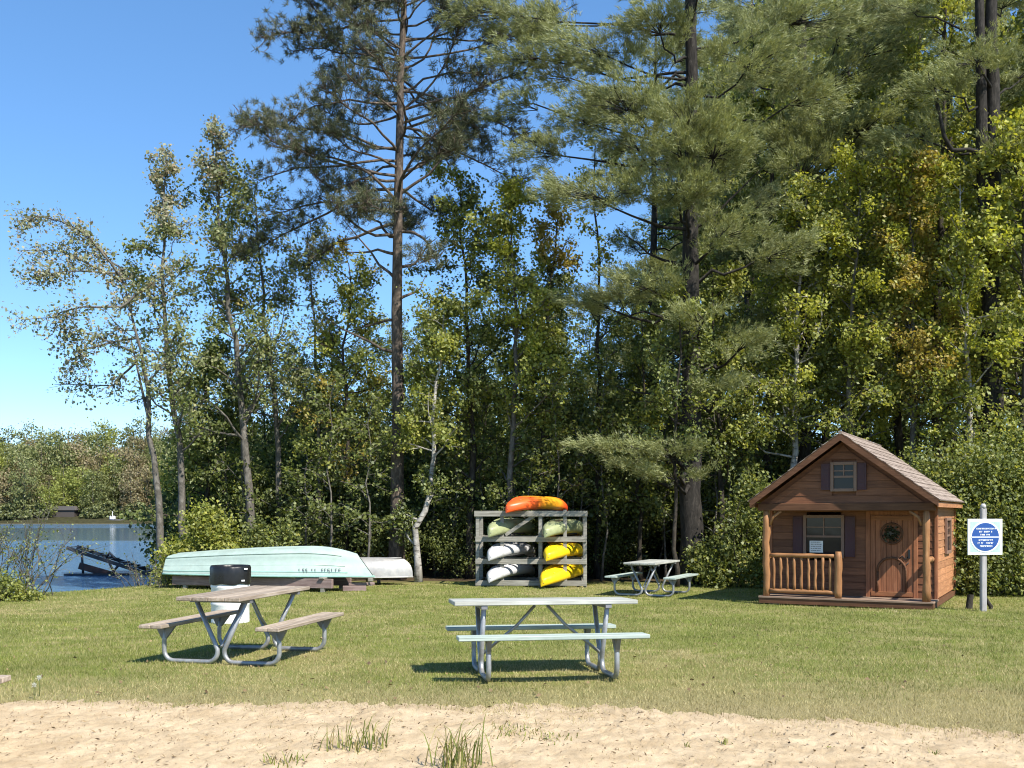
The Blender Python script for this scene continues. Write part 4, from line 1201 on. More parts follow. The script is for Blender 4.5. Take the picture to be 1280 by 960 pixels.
MB().bar(dq(101, 702, -0.5), dq(148, 716, -0.5), 0.08, 0.24).build('lower_beam', M_RUSTD, t)
for a, b in (((104, 686), (106, 718)), ((134, 693), (146, 716)), ((150, 700), (138, 714))):
    MB().tube([dq(*a, -0.5), dq(*b, -0.5)], 0.045, 8).build('leg', M_DOCK, t)
MB().tube([dq(84, 713, -0.6), dq(162, 713, -0.6)], 0.045, 8).build('axle_bar', M_DOCK, t)
MB().tube([dq(134, 692, -0.55), dq(138, 686, -0.55), dq(143, 692, -0.55), dq(150, 697, -0.55)], 0.05, 8).build('winch', M_DOCK, t)
# dandelions
for xp, yp in ((43, 866), (49, 862)):
    x, y = sp(xp, yp); y = F * EYE / (yp + 8 - HOR); x = px(xp, y)
    dnl = thing('dandelion', 'white dandelion clock at the grass edge, ' + ('the lower of two' if xp == 43 else 'the taller of two'), 'flower', (x, y, g(x, y)))
    hh = 0.11 if xp == 43 else 0.15
    MB().tube([(0, 0, 0), (0.006, 0, hh * 0.5), (0, 0.004, hh)], 0.003, 6).build('stem', mat_leaf('dandelion_stem', [(0.1, 0.14, 0.03), (0.12, 0.16, 0.04)]), dnl)
    rr = np.random.default_rng(xp); c = unit(rr.normal(size=(110, 3)))
    np_mesh('seed_head', needle_tris(np.zeros((110, 3)) + [0, 0, hh + 0.012], c, 1, 0.024, 0.006, rr, 0.05), 3, mat_leaf('dandelion_fluff', [(0.7, 0.7, 0.68), (0.75, 0.75, 0.72)]), dnl)

# ------------------------------------------------------------------ trees
def R(seed): return np.random.default_rng(seed)

def base_at(xp, D):
    x = px(xp, D); return (x, D, g(x, D) - 0.05)

def img_trunk(pts, D, base):
    """pixel polyline at distance D -> points relative to base"""
    return np.array([np.array(P(a, b, D)) - np.array(base) for a, b in pts])

# --- red pine, tall, open crown
r = R(101); D = 29.0; b = base_at(497, D)
T = Tree('red_pine', 'tall red pine with an open crown of dark tufts and a bare reddish trunk', 'pine tree', b, r)
tp = img_trunk([(496, 712), (497, 480), (497, 300), (500, 150), (504, 0), (506, -90)], D, b); tp[0][2] = 0
T.trunk(tp, 0.21, 0.065, 12, 18, 0.015)
zt = tp[-1][2]
def red_branch(T, t, az, el, L, ntuft, r, lift=0.06, dens=1.0):
    st, _ = poly_at(T.tp, t)
    bb = grow(st, dirv(az, el), L, r, 7, 0.2, lift)
    T.w.tube(bb, list(np.linspace(max(0.025, T.rad(t) * 0.36), 0.012, len(bb))), 6, False)
    cs = []
    for j in range(int(ntuft * dens)):
        u = r.uniform(0.35, 1.0) ** 0.7
        p, d = poly_at(bb, u)
        e = unit(d + r.normal(size=3) * np.array([0.8, 0.8, 0.55]) + np.array([0, 0, 0.2]))
        l = r.uniform(0.2, 0.9) * (0.3 + 0.12 * L)
        tw = np.array([p, p + e * l * 0.55 + r.normal(size=3) * 0.05, p + e * l + np.array([0, 0, 0.12])])
        T.w.tube(tw, [0.013, 0.01, 0.008], 3, False)
        for k in range(r.integers(1, 4)):
            q = tw[2] - e * r.uniform(0, 0.6) * l + r.normal(size=3) * 0.16
            cs.append((q, unit(e + r.normal(size=3) * 0.4 + np.array([0, 0, 0.35]))))
    if cs:
        T.tufts([c[0] for c in cs], [c[1] for c in cs], 30, 0.17, 0.016, 1.5)
for i in range(62):
    t = 0.52 + 0.47 * (i + r.uniform()) / 62
    u = (t - 0.52) / 0.47
    L = r.uniform(2.4, 4.6) * (1.0 - 0.45 * u) * (0.75 if u < 0.12 else 1)
    az = r.uniform(0, 2 * pi)
    red_branch(T, t, az, r.uniform(-0.15, 0.35), L, 30, r, 0.0)
for (t, az, el, L, n) in ((0.55, pi + 0.1, 0.02, 4.4, 40), (0.6, pi - 0.2, 0.15, 5.0, 40), (0.66, pi + 0.3, 0.2, 4.6, 36), (0.59, -0.1, 0.55, 3.6, 24), (0.72, 0.15, 0.2, 4.2, 30), (0.77, pi, 0.25, 5.1, 44), (0.8, -0.3, 0.2, 4.2, 36), (0.86, pi + .2, 0.3, 4.0, 40), (0.9, 0.0, 0.3, 3.6, 34), (0.83, 0.2, 0.1, 4.4, 44), (0.8, 0.05, 0.05, 4.6, 40), (0.7, -0.3, 0.1, 4.4, 40), (0.88, -0.4, 0.15, 4.0, 34), (0.75, -0.2, 0.1, 3.4, 30), (0.62, pi + .5, 0.1, 4.2, 36)):
    red_branch(T, t, az, el * 0.7, L, int(n * 1.5), r, 0.01)
for (t, az, el, L) in ((0.4, pi + .2, 0.1, 1.6), (0.43, 0.2, 0.3, 1.3), (0.46, pi - .3, 0.2, 2.4), (0.48, 0.4, 0.1, 1.5), (0.5, pi, -0.05, 1.8), (0.35, pi, 0.4, 2.6)):
    st, _ = poly_at(T.tp, t); bb = grow(st, dirv(az, el), L, r, 6, 0.22, 0.05)
    T.w.tube(bb, list(np.linspace(0.05, 0.008, len(bb))), 5, False)
T.finish(M_BARKR, None, M_NEEDR)

# --- white pines
def white_pine(xp, D, label, seed, r0, top_px, plumes, whorl=None, name='white_pine', lean=0, base_px=None, group=None, dens=1.0, nlen=0.15):
    r = R(seed); b = base_at(xp, D)
    T = Tree(name, label, 'pine tree', b, r, group)
    tp = np.array([(0, 0, 0), (lean * 0.3, 0, 4), (lean * 0.6, 0.05, 9), (lean, 0, 15), (lean, 0, top_px)])
    T.trunk(tp, r0, 0.08, 12, 18, 0.02, 1.25)
    H = tp[-1][2]
    for (cx, cy, w_, h_, dy, n) in plumes:
        c = np.array(P(cx, cy, D + dy)) - np.array(b)
        t = np.clip((c[2] - 0.5) / H, 0.08, 0.97)
        T.plume(c, t, (w_ / 2 / F * D, 0.75, h_ / 2 / F * D), int(n * dens), 9, nlen, 0.0175)
    if whorl:
        n, t0, t1, L0 = whorl
        for i in range(n):
            t = t0 + (t1 - t0) * (i + r.uniform()) / n
            az = r.uniform(0, 2 * pi); L = L0 * (1.1 - 0.6 * (t - t0) / (t1 - t0)) * r.uniform(0.55, 1.1)
            st, _ = poly_at(T.tp, t)
            c = st + dirv(az, r.uniform(0.0, 0.28)) * L
            s = r.uniform(0.75, 1.15)
            T.plume(c, max(0.05, t - 0.02), (L * 0.36 * s + 0.25, L * 0.36 * s + 0.25, 0.24 * s), int(330 * dens), 10, nlen, 0.015)
    return T
main = [(665, 28, 110, 50, 0.3, 700), (735, 60, 130, 60, -0.5, 800), (770, 125, 120, 80, -1.4, 1000), (720, 150, 90, 50, 0.2, 500), (740, 240, 165, 46, -1.5, 1000),
        (790, 175, 90, 50, -0.9, 500), (893, 185, 100, 110, -1.8, 1300), (905, 288, 80, 46, -1.7, 550), (975, 315, 90, 48, -0.5, 550),
        (945, 75, 120, 80, -1.2, 1000), (1010, 25, 150, 60, -0.6, 900), (1010, 120, 90, 50, -1.0, 600), (800, 355, 130, 40, -1.2, 650),
        (742, 375, 80, 30, -0.2, 300), (930, 430, 70, 30, -1.2, 300), (900, 480, 60, 26, -1.3, 250), (765, 557, 90, 11, -1.6, 300), (830, 561, 90, 12, -1.7, 300), (838, 592, 90, 10, -1.5, 240), (790, 580, 60, 9, -1.2, 140),
        (960, 250, 60, 40, 0.4, 300), (690, 95, 60, 30, 0.8, 300), (820, 30, 90, 60, -0.8, 600), (858, 150, 80, 60, -2.2, 600), (846, 235, 70, 40, -2.0, 350), (872, 392, 70, 26, -2.0, 240), (600, 15, 90, 40, 0.4, 450), (640, 130, 70, 34, 0.5, 260), (672, 190, 90, 36, 0.2, 350), (640, 70, 80, 36, 0.2, 350), (850, -30, 200, 70, 0, 900)]
T = white_pine(864, 27.0, 'huge dark trunked white pine with soft feathery plumes behind the far picnic table', 201, 0.3, 20.5, main, (9, 0.45, 0.97, 3.0))
for az in (0.3, 1.3, 2.4, 3.4, 4.4, 5.5):
    T.w.tube([(0.1 * cos(az), 0.1 * sin(az), 0.55), (0.36 * cos(az), 0.36 * sin(az), 0.16), (0.72 * cos(az), 0.72 * sin(az), -0.02)], [0.16, 0.11, 0.05], 7, False)
for (t, az, el, L) in ((0.24, 2.9, 0.1, 2.2), (0.27, 0.4, 0.2, 1.8), (0.33, 3.3, 0.15, 2.6), (0.4, 3.0, 0.5, 2.4), (0.2, 3.5, 0.0, 1.6), (0.45, 0.1, 0.45, 2.5)):
    st, _ = poly_at(T.tp, t); bb = grow(st, dirv(az, el), L, T.rng, 6, 0.2, 0.02); T.w.tube(bb, list(np.linspace(0.05, 0.007, 7)), 5, False)
T.finish(M_BARKP, None, M_NEEDW)

p2 = [(1075, 155, 200, 44, -1.6, 1200), (1050, 95, 150, 50, -1.2, 900), (1090, 60, 130, 50, -0.8, 700), (1040, 185, 120, 36, -1.5, 500), (985, 180, 70, 60, -0.6, 450),
      (1000, 350, 90, 40, -1.0, 400), (960, 395, 90, 36, -1.0, 400), (1110, 20, 160, 60, -0.5, 800)]
T = white_pine(1003, 30.5, 'white pine with wide flat grey-green plumes rising straight behind the playhouse', 202, 0.3, 20, p2, (14, 0.35, 0.97, 3.0)); T.finish(M_BARKP, None, M_NEEDW)
p3 = [(1215, 70, 100, 60, -0.8, 500), (1270, 180, 90, 40, -0.6, 350), (1175, 110, 90, 40, -0.4, 350), (1265, 330, 60, 40, 0.5, 200)]
T = white_pine(1240, 26.5, 'thick blackish double trunked pine right of the playhouse roof', 203, 0.32, 20, p3, (12, 0.5, 0.97, 2.6))
b3 = T.base
T.w.tube([(0.02, 0, 6.4), (-0.12, -0.1, 8.0), (-0.28, -0.1, 10.5), (-0.32, 0, 15), (-0.3, 0, 19)], [0.19, 0.17, 0.15, 0.11, 0.05], 10, False)
dead = lambda pts, rr_: T.w.tube([np.array(P(a, c, 26.0)) - b3 for a, c in pts], rr_, 6, False)
dead([(1240, 195), (1212, 187), (1190, 188), (1180, 170), (1172, 130), (1166, 95)], [0.06, 0.055, 0.06, 0.055, 0.04, 0.02])
dead([(1178, 160), (1162, 100), (1160, 90)], [0.03, 0.02, 0.01]); dead([(1240, 195), (1262, 205), (1275, 220)], [0.05, 0.04, 0.03])
T.finish(M_BARKP, None, M_NEEDW)

# --- deciduous, front row
def decid(xp, D, label, seed, trunk, r0, bark, mats, spec, lean=None, name='leafy_tree', cat='tree', group=None, extra=None):
    r = R(seed); b = base_at(xp, D)
    T = Tree(name, label, cat, b, r, group)
    tp = img_trunk(trunk, D, b); tp[0] = (0, 0, 0)
    T.trunk(tp, r0, max(0.015, r0 * 0.12), 9, 16, 0.03)
    for s_ in spec: s_ = dict(s_); s_['n_leaf'] = int(s_['n_leaf'] * 1.85); T.branches(**s_)
    if extra: extra(T, r, b, D)
    T.finish(bark, mats)
    return T
def spec(nb, t0, t1, L, nl, size, **k):
    d = dict(nb=nb, t0=t0, t1=t1, blen=L, n_leaf=nl, size=size); d.update(k); return d

LS = 0.092
# leaning silver aspen at the water
def ex(T, r, b, D):
    for (pts, n) in (([(150, 345), (110, 290), (60, 275), (22, 278)], 9), ([(152, 352), (110, 330), (70, 310), (40, 318)], 8), ([(160, 385), (110, 392), (70, 400), (40, 405)], 8), ([(165, 420), (120, 440), (70, 455)], 7),
                     ([(172, 455), (130, 478), (60, 478)], 6), ([(148, 335), (120, 312), (90, 285)], 7), ([(160, 390), (200, 350), (215, 330)], 7), ([(150, 340), (130, 345), (90, 345), (55, 350)], 9), ([(168, 440), (120, 420), (80, 425)], 7), ([(180, 500), (205, 470), (220, 440)], 6)):
        q = resample(img_trunk(pts, D, b) + r.normal(size=(len(pts), 3)) * np.array([0, 0.5, 0]), 9, r, 0.05)
        T.w.tube(q, list(np.linspace(0.035, 0.008, 9)), 5, False)
        for j in range(n * 3):
            p, d = poly_at(q, r.uniform(0.25, 1)); tw = grow(p, unit(d + r.normal(size=3) * 0.7 + np.array([-.2, 0, -0.2])), r.uniform(0.3, 0.8), r, 3, 0.3, -0.05)
            T.w.tube(tw, [0.01, 0.008, 0.006, 0.004], 3, False)
            k = r.integers(16, 38); c = tw[r.integers(0, 4, k)] + r.normal(size=(k, 3)) * 0.13
            T.add_leaves(c, LS, 0 if r.uniform() < 0.8 else 1)
    q = img_trunk([(187, 530), (176, 480), (164, 425)], D, b); T.w.tube(q, [0.05, 0.035, 0.02], 6, False)
decid(208, 28.5, 'slender silver leaved aspen leaning left over the water', 301, [(208, 712), (192, 560), (178, 450), (160, 370), (148, 335)], 0.12, M_BARKA, [M_SILVER, M_ASPEN],
      [spec(8, 0.75, 1.0, 1.2, 14, LS, az=(pi, 0.6), twigs=5)], name='aspen', extra=ex)
decid(236, 29.0, 'tall thin aspen with pale top standing beside the leaning one', 302, [(238, 712), (222, 560), (208, 420), (202, 330), (208, 200)], 0.12, M_BARKA, [M_ASPEN, M_SILVER, M_DARK],
      [spec(34, 0.3, 0.85, 2.2, 15, LS, twigs=7, alt=(2, 0.45)), spec(14, 0.8, 1.0, 1.1, 18, LS, mi=1, twigs=5, el=(0.4, 1.2))], name='aspen')
decid(320, 29.5, 'dense tall aspen with dark middle foliage and silvery tip', 303, [(320, 712), (305, 520), (290, 400), (275, 280), (264, 165)], 0.14, M_BARKA, [M_ASPEN, M_SILVER, M_DARK, M_RUST],
      [spec(40, 0.3, 0.88, 2.3, 16, LS, twigs=7, alt=(2, 0.5)), spec(14, 0.82, 1.0, 1.0, 18, LS, mi=1, twigs=5, el=(0.4, 1.2)), spec(5, 0.6, 0.75, 1.4, 18, LS, mi=3)], name='aspen')
decid(352, 30.5, 'straight grey stemmed aspen just left of the bare pine trunk gap', 304, [(352, 712), (345, 520), (332, 400), (322, 300), (318, 240)], 0.11, M_BARKA, [M_ASPEN, M_DARK],
      [spec(32, 0.35, 1.0, 2.2, 14, LS, twigs=7, alt=(1, 0.5))], name='aspen')
decid(400, 31.0, 'thin aspen with sparse leaves and sky between its twigs', 305, [(400, 712), (398, 520), (392, 400), (388, 330), (384, 290)], 0.08, M_BARKA, [M_ASPEN, M_RUST, M_DARK],
      [spec(28, 0.4, 1.0, 2.0, 12, LS, twigs=7, alt=(1, 0.25)), spec(8, 0.4, 0.6, 1.6, 16, LS, mi=2)], name='aspen')
decid(432, 30.0, 'young yellow-green tree with arching twigs left of the red pine', 306, [(432, 712), (436, 560), (428, 440), (440, 370), (436, 330)], 0.09, M_BARKD, [M_MID, M_RUST, M_LIME],
      [spec(36, 0.3, 1.0, 2.1, 18, LS, twigs=7, alt=(1, 0.15)), spec(6, 0.5, 0.8, 2.2, 14, LS, mi=2)])
decid(262, 30.5, 'low dark leafed tree filling in under the aspens by the shore', 307, [(262, 712), (262, 600), (258, 520), (255, 440)], 0.1, M_BARKD, [M_DARK, M_MID],
      [spec(36, 0.25, 1.0, 1.9, 26, 0.1, twigs=6, alt=(1, 0.25))])
# birch by the canoe
decid(523, 28.0, 'crooked white barked birch rising behind the end of the silver canoe', 311, [(523, 714), (519, 660), (534, 630), (545, 560), (540, 520), (549, 460), (553, 420), (556, 385)], 0.1, M_BIRCH, [M_MID, M_DARK],
      [spec(26, 0.45, 1.0, 1.3, 24, LS, twigs=7, alt=(1, 0.4)), spec(8, 0.12, 0.4, 1.0, 18, LS, mi=1)], name='birch')
# middle group
decid(588, 29.5, 'leafy green tree right of the red pine trunk with a rounded top', 321, [(588, 712), (590, 560), (584, 420), (578, 290), (575, 232)], 0.12, M_BARKD, [M_DARK, M_MID],
      [spec(40, 0.38, 1.0, 2.1, 26, LS, twigs=7, alt=(1, 0.4)), spec(8, 0.15, 0.38, 1.6, 14, LS)])
decid(640, 28.5, 'bright leafed tree above the kayak rack, lit yellow-green', 322, [(636, 712), (640, 560), (646, 430), (640, 320), (636, 238)], 0.11, M_BARKA, [M_MID, M_LIME, M_DARK],
      [spec(8, 0.15, 0.38, 1.6, 14, LS, mi=2), spec(42, 0.38, 1.0, 2.0, 26, LS, twigs=7, alt=(1, 0.35))])
decid(676, 29.5, 'leafy tree with rusty young leaves near its top, right of the kayak rack', 323, [(672, 712), (676, 560), (684, 430), (692, 320), (698, 262)], 0.1, M_BARKD, [M_MID, M_RUST, M_DARK],
      [spec(34, 0.34, 0.85, 1.8, 26, LS, twigs=7, alt=(2, 0.4)), spec(10, 0.8, 1.0, 1.2, 24, LS, mi=1)])
decid(748, 29.5, 'bare pole-like trunk with few leaves against the sky gap', 324, [(746, 712), (748, 560), (747, 420), (746, 270), (744, 180)], 0.09, M_BARKD, [M_DARK, M_MID],
      [spec(16, 0.4, 1.0, 1.3, 16, LS, twigs=5, alt=(1, 0.4)), spec(14, 0.12, 0.4, 1.9, 26, LS, twigs=6)])
decid(800, 29.0, 'dim leafed sapling left of the huge white pine', 325, [(800, 712), (798, 600), (806, 480), (802, 400)], 0.07, M_BARKD, [M_DARK, M_MID],
      [spec(30, 0.25, 1.0, 1.7, 24, LS, twigs=6, alt=(1, 0.4))])
decid(846, 25.9, 'slim leafy tree standing in front of the huge white pine trunk', 326, [(838, 718), (842, 600), (848, 480), (852, 370)], 0.06, M_BARKD, [M_DARK, M_MID],
      [spec(24, 0.38, 1.0, 1.4, 18, LS, twigs=7, alt=(1, 0.35))])
# right group
decid(905, 28.0, 'leafy maple catching light left of the playhouse roof', 331, [(905, 712), (902, 600), (895, 480), (892, 400), (890, 340)], 0.1, M_BARKD, [M_MID, M_LIME, M_DARK],
      [spec(36, 0.3, 1.0, 1.8, 26, LS, twigs=7, alt=(2, 0.4))])
decid(990, 28.2, 'pale trunked birch with yellow-green leaves directly above the playhouse', 332, [(988, 712), (992, 560), (994, 430), (1004, 330), (1010, 240)], 0.12, M_BIRCH, [M_MID, M_LIME, M_DARK],
      [spec(46, 0.35, 1.0, 2.0, 26, LS, twigs=7, alt=(1, 0.35)), spec(10, 0.3, 0.6, 1.8, 24, LS, mi=2)], name='birch')
decid(1062, 27.6, 'bright leafed tree with a rounded yellow-green crown behind the playhouse gable', 333, [(1062, 712), (1066, 560), (1060, 430), (1070, 320), (1074, 215)], 0.12, M_BARKA, [M_LIME, M_MID, M_DARK],
      [spec(50, 0.3, 1.0, 2.1, 26, LS, twigs=7, alt=(1, 0.5))])
decid(1142, 27.0, 'tree with patches of rusty orange young leaves above the playhouse roof', 334, [(1144, 712), (1140, 560), (1146, 440), (1140, 330), (1136, 205)], 0.11, M_BARKA, [M_MID, M_RUST, M_LIME],
      [spec(26, 0.3, 0.9, 1.8, 26, LS, twigs=7, alt=(2, 0.4)), spec(26, 0.4, 1.0, 1.7, 30, LS, mi=1, az=(-pi / 2, 0.9)), spec(16, 0.85, 1.0, 1.4, 24, LS, mi=2)])
decid(1212, 26.2, 'pale stemmed birch between the rusty tree and the black double trunk', 335, [(1214, 712), (1213, 560), (1208, 430), (1205, 320), (1200, 230)], 0.1, M_BIRCH, [M_LIME, M_MID],
      [spec(34, 0.35, 1.0, 1.7, 24, LS, twigs=7, alt=(1, 0.5))], name='birch')
decid(1275, 25.6, 'leafy tree with broad lit sprays at the right edge', 336, [(1278, 712), (1276, 560), (1284, 430), (1280, 320), (1282, 150)], 0.12, M_BARKD, [M_LIME, M_MID, M_DARK],
      [spec(46, 0.3, 1.0, 2.1, 24, 0.11, twigs=7, alt=(1, 0.4))])
decid(1165, 28.5, 'tall bright leafed maple reaching the top of the picture right of the flat plumed pine', 337, [(1165, 712), (1170, 480), (1176, 260), (1180, 60), (1184, -60)], 0.15, M_BARKD, [M_MID, M_LIME, M_DARK],
      [spec(54, 0.35, 1.0, 2.3, 26, 0.1, twigs=7, alt=(1, 0.4))])
decid(960, 32.0, 'tall dark leafed tree seen between the two white pines', 338, [(960, 712), (962, 420), (966, 200), (970, -40)], 0.15, M_BARKD, [M_DARK, M_MID, M_LIME],
      [spec(52, 0.3, 1.0, 2.4, 26, 0.1, twigs=7, alt=(1, 0.45))])

# --- deeper wood: archetypes and copies
def arch_decid(label, seed, mats, H, nb, L, group, bark=M_BARKD, t0=0.25, nl=26, name='leafy_tree', size=0.12):
    r = R(seed)
    T = Tree(name, label, 'tree', (0, 0, 0), r, group)
    T.trunk(np.array([(0, 0, 0), (r.normal() * .2, 0, H * 0.4), (r.normal() * .4, r.normal() * .3, H * 0.75), (0, 0, H)]), 0.14, 0.02, 8, 14, 0.05)
    T.branches(nb, t0, 1.0, L, nl, size, twigs=7, alt=(1, 0.3), twig_tubes=False)
    return T.finish(bark, mats)
G1, G2 = 'leafy trees in the depth of the wood', 'pines in the depth of the wood'
A1 = arch_decid('dark leafy tree standing deep in the wood behind the front row', 401, [M_DARK, M_MID], 15, 60, 3.0, G1)
A2 = arch_decid('dark leafy tree standing deep in the wood behind the front row', 402, [M_DARK, M_MID], 13, 56, 3.0, G1)
def arch_pine(seed, label, group):
    r = R(seed); T = Tree('white_pine', label, 'pine tree', (0, 0, 0), r, group)
    T.trunk(np.array([(0, 0, 0), (0.1, 0, 7), (0, 0.1, 13), (0, 0, 19)]), 0.24, 0.04, 9, 14, 0.03)
    for i in range(46):
        t = 0.25 + 0.73 * (i + r.uniform()) / 46; az = r.uniform(0, 2 * pi); L = 3.4 * (1.1 - 0.75 * (t - 0.25) / 0.73) * r.uniform(0.6, 1.1)
        st, _ = poly_at(T.tp, t); c = st + dirv(az, r.uniform(0, 0.25)) * L
        T.plume(c, max(0.05, t - 0.02), (L * 0.36 + 0.2, L * 0.36 + 0.2, 0.24), 260, 8, 0.17, 0.022)
    return T.finish(M_BARKP, None, M_NEEDW)
A3 = arch_pine(403, 'pine standing deep in the wood with layered grey-green boughs', G2)
r = R(55)
spots = []
for (xp, D, k, s) in [(240, 35, 0, 0.42), (290, 36, 0, 0.5), (335, 37, 0, 0.48), (375, 35, 0, 0.5), (415, 37, 0, 0.52), (455, 36, 0, 0.55), (490, 39, 0, 0.6), (530, 36, 1, 0.58), (700, 36, 0, 0.62), (600, 36, 1, 0.62), (545, 38, 0, 0.6), (650, 42, 1, 0.66), (760, 40, 1, 0.62), (820, 35, 2, 0.95), (790, 34, 0, 0.55),
                      (905, 36, 0, 1.1), (940, 40, 2, 1.15), (880, 44, 1, 1.4), (990, 37, 1, 1.25), (1030, 34, 0, 1.15), (1080, 39, 2, 1.15), (1060, 45, 0, 1.5), (1120, 34, 1, 1.25), (1150, 38, 0, 1.3), (1190, 33, 2, 1.0),
                      (1225, 36, 1, 1.3), (1260, 33, 0, 1.15), (1300, 30, 1, 1.2), (1310, 38, 2, 1.2), (1000, 50, 2, 1.6), (1130, 50, 1, 1.7), (1240, 48, 0, 1.6), (960, 58, 0, 1.7), (840, 52, 0, 1.15), (740, 50, 0, 0.75), (690, 56, 1, 0.85), (610, 54, 0, 0.8), (800, 60, 1, 1.2), (900, 62, 2, 1.6),
                      (1350, 28, 0, 1.1), (1400, 33, 2, 1.1), (1180, 58, 2, 1.7), (1290, 56, 1, 1.7), (1060, 60, 2, 1.8)]:
    spots.append((px(xp, D), D, k, s))
arch = [A1, A2, A3]; used = [False] * 3
for (x, y, k, s) in spots:
    loc = (x, y, g(x, y) - 0.05); rz = r.uniform(0, 6.28)
    if not used[k]:
        o = arch[k]; o.location = loc; o.rotation_euler = (0, 0, rz); o.scale = (s, s, s); used[k] = True
    else:
        copy_tree(arch[k], loc, rz, s)

# --- thin poles in the understorey
G3 = 'thin saplings in the understorey'
r = R(77)
T = Tree('sapling', 'thin grey sapling stem in the dark understorey', 'sapling', (0, 0, 0), r, G3)
T.trunk(np.array([(0, 0, 0), (0.08, 0, 1.6), (0.02, 0, 3.4), (0.2, 0, 5.2)]), 0.035, 0.01, 6, 10, 0.04)
T.branches(18, 0.2, 1.0, 1.1, 18, 0.1, twigs=4)
sap = T.finish(M_BARKA, [M_DARK]); first = True
for xp in list(range(550, 870, 18)) + [235, 280, 300, 380, 410, 455, 470, 890, 905, 925]:
    Dd = r.uniform(27.6, 32); x = px(xp + r.uniform(-6, 6), Dd); loc = (x, Dd, g(x, Dd) - 0.03)
    sc_ = (1, 1, r.uniform(0.7, 1.25)); rz = r.uniform(0, 6.28)
    if first: sap.location = loc; first = False; sap.rotation_euler = (0, 0, rz)
    else: copy_tree(sap, loc, rz, sc_)

# --- bushes
def bush(label, seed, loc, lobes, n, size, mats, stems=7, group=None, name='bush', mi=0):
    r = R(seed); T = Tree(name, label, 'bush', loc, r, group)
    for i in range(stems):
        c, rad = lobes[r.integers(0, len(lobes))]
        tip = np.array(c) + r.normal(size=3) * np.array(rad) * 0.4
        a = np.array([r.normal() * 0.15, r.normal() * 0.15, 0]); mid = (a + tip) / 2 + r.normal(size=3) * 0.12
        T.w.tube(resample(np.array([a, mid, tip]), 6, r, 0.03), list(np.linspace(0.022, 0.006, 6)), 5, False)
    T.lobes(lobes, n, size, mi)
    if len(mats) > 1:
        for q in range(len(T.lm)): 
            T.lm[q] = (r.uniform(size=len(T.lm[q])) < 0.25).astype(int)
    root = T.root
    T.w.build('stems', M_BARKD, root)
    np_mesh('foliage', np.concatenate(T.leaf), 4, mats, root, np.concatenate(T.lm))
    return root
def at(xp, D): x = px(xp, D); return (x, D, g(x, D) - 0.03)
LB = [((0, 0, 0.9), (0.9, 0.8, 0.75)), ((0.7, 0.2, 0.6), (0.7, 0.6, 0.5)), ((-0.6, -0.1, 0.65), (0.65, 0.6, 0.55)), ((0.1, 0, 1.6), (0.6, 0.55, 0.45))]
bush('bright green bush at the water edge behind the rowboat stern', 501, at(258, 27.6), LB, 2400, 0.085, [M_MID, M_LIME])
bush('lower yellowish green bush close behind the middle of the rowboat', 502, at(318, 27.8), [((0, 0, 0.75), (1.0, 0.6, 0.6)), ((0.5, 0, 1.3), (0.7, 0.6, 0.5)), ((-.6, 0, .5), (.6, .5, .4))], 1800, 0.085, [M_DARK, M_MID])
bush('leafy bush filling the wood edge left of the playhouse', 503, at(928, 26.0), [((0, 0, 1.0), (0.7, 0.6, 0.9)), ((-0.7, 0.2, 0.7), (0.6, 0.5, 0.6)), ((0.4, 0.2, 2.0), (0.7, 0.6, 0.7)), ((0, 0, .3), (1.1, .6, .3))], 2200, 0.09, [M_DARK, M_MID])
bush('big sunlit bush right behind the blue sign', 504, at(1245, 23.4), [((0, 0, 1.0), (1.1, 0.7, 1.0)), ((0.9, 0.1, 0.9), (0.8, 0.7, 0.9)), ((-0.7, 0.3, 1.4), (0.7, 0.6, 1.0)), ((0.2, 0.2, 2.3), (1.0, 0.7, 0.8)), ((0.2, -0.2, 0.4), (1.4, 0.5, 0.4))], 4200, 0.075, [M_DARK, M_MID])
bush('tall leafy bush between the playhouse back wall and the sunlit bush', 505, at(1190, 24.2), [((0, 0, 1.5), (0.9, 0.7, 1.4)), ((0.6, 0, 2.6), (0.8, 0.7, 0.9)), ((-0.7, 0.1, 2.4), (0.8, 0.7, 0.9))], 4200, 0.075, [M_DARK, M_MID])
bush('leafy bush against the right edge beyond the sign', 506, at(1300, 23.8), [((0, 0, 1.3), (1.0, 0.8, 1.3)), ((-0.2, 0.2, 2.9), (0.9, 0.8, 1.0)), ((0.5, 0, 2.2), (1, .8, 1))], 4200, 0.075, [M_DARK, M_MID])
bush('tall shrub right of the double trunk filling the gap below it', 507, at(1265, 25.2), [((0, 0, 3.4), (1.1, 0.8, 1.0)), ((-0.8, 0, 2.6), (0.9, 0.7, 0.9)), ((.4, 0, 2.2), (1, .8, 1))], 2800, 0.09, [M_MID, M_DARK])
G4 = 'dark bushes along the foot of the wood'
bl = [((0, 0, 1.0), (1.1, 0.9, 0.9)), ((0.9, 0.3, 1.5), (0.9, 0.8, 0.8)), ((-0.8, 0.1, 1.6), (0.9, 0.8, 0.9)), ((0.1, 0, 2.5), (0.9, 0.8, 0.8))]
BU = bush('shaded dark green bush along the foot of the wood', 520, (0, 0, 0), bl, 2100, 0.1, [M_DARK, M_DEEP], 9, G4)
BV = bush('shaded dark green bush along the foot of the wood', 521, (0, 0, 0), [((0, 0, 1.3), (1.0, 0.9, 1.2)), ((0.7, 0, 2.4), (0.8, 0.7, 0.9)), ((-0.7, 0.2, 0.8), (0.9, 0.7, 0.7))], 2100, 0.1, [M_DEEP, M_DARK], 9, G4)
r = R(91); ub = [False, False]
bsp = [(xp + r.uniform(-14, 14), 29.9 + r.uniform(-0.9, 1.2), r.uniform(0.45, 1.0)) for xp in list(range(290, 545, 46)) + [568, 622, 690, 742, 795] + list(range(890, 1180, 46))]
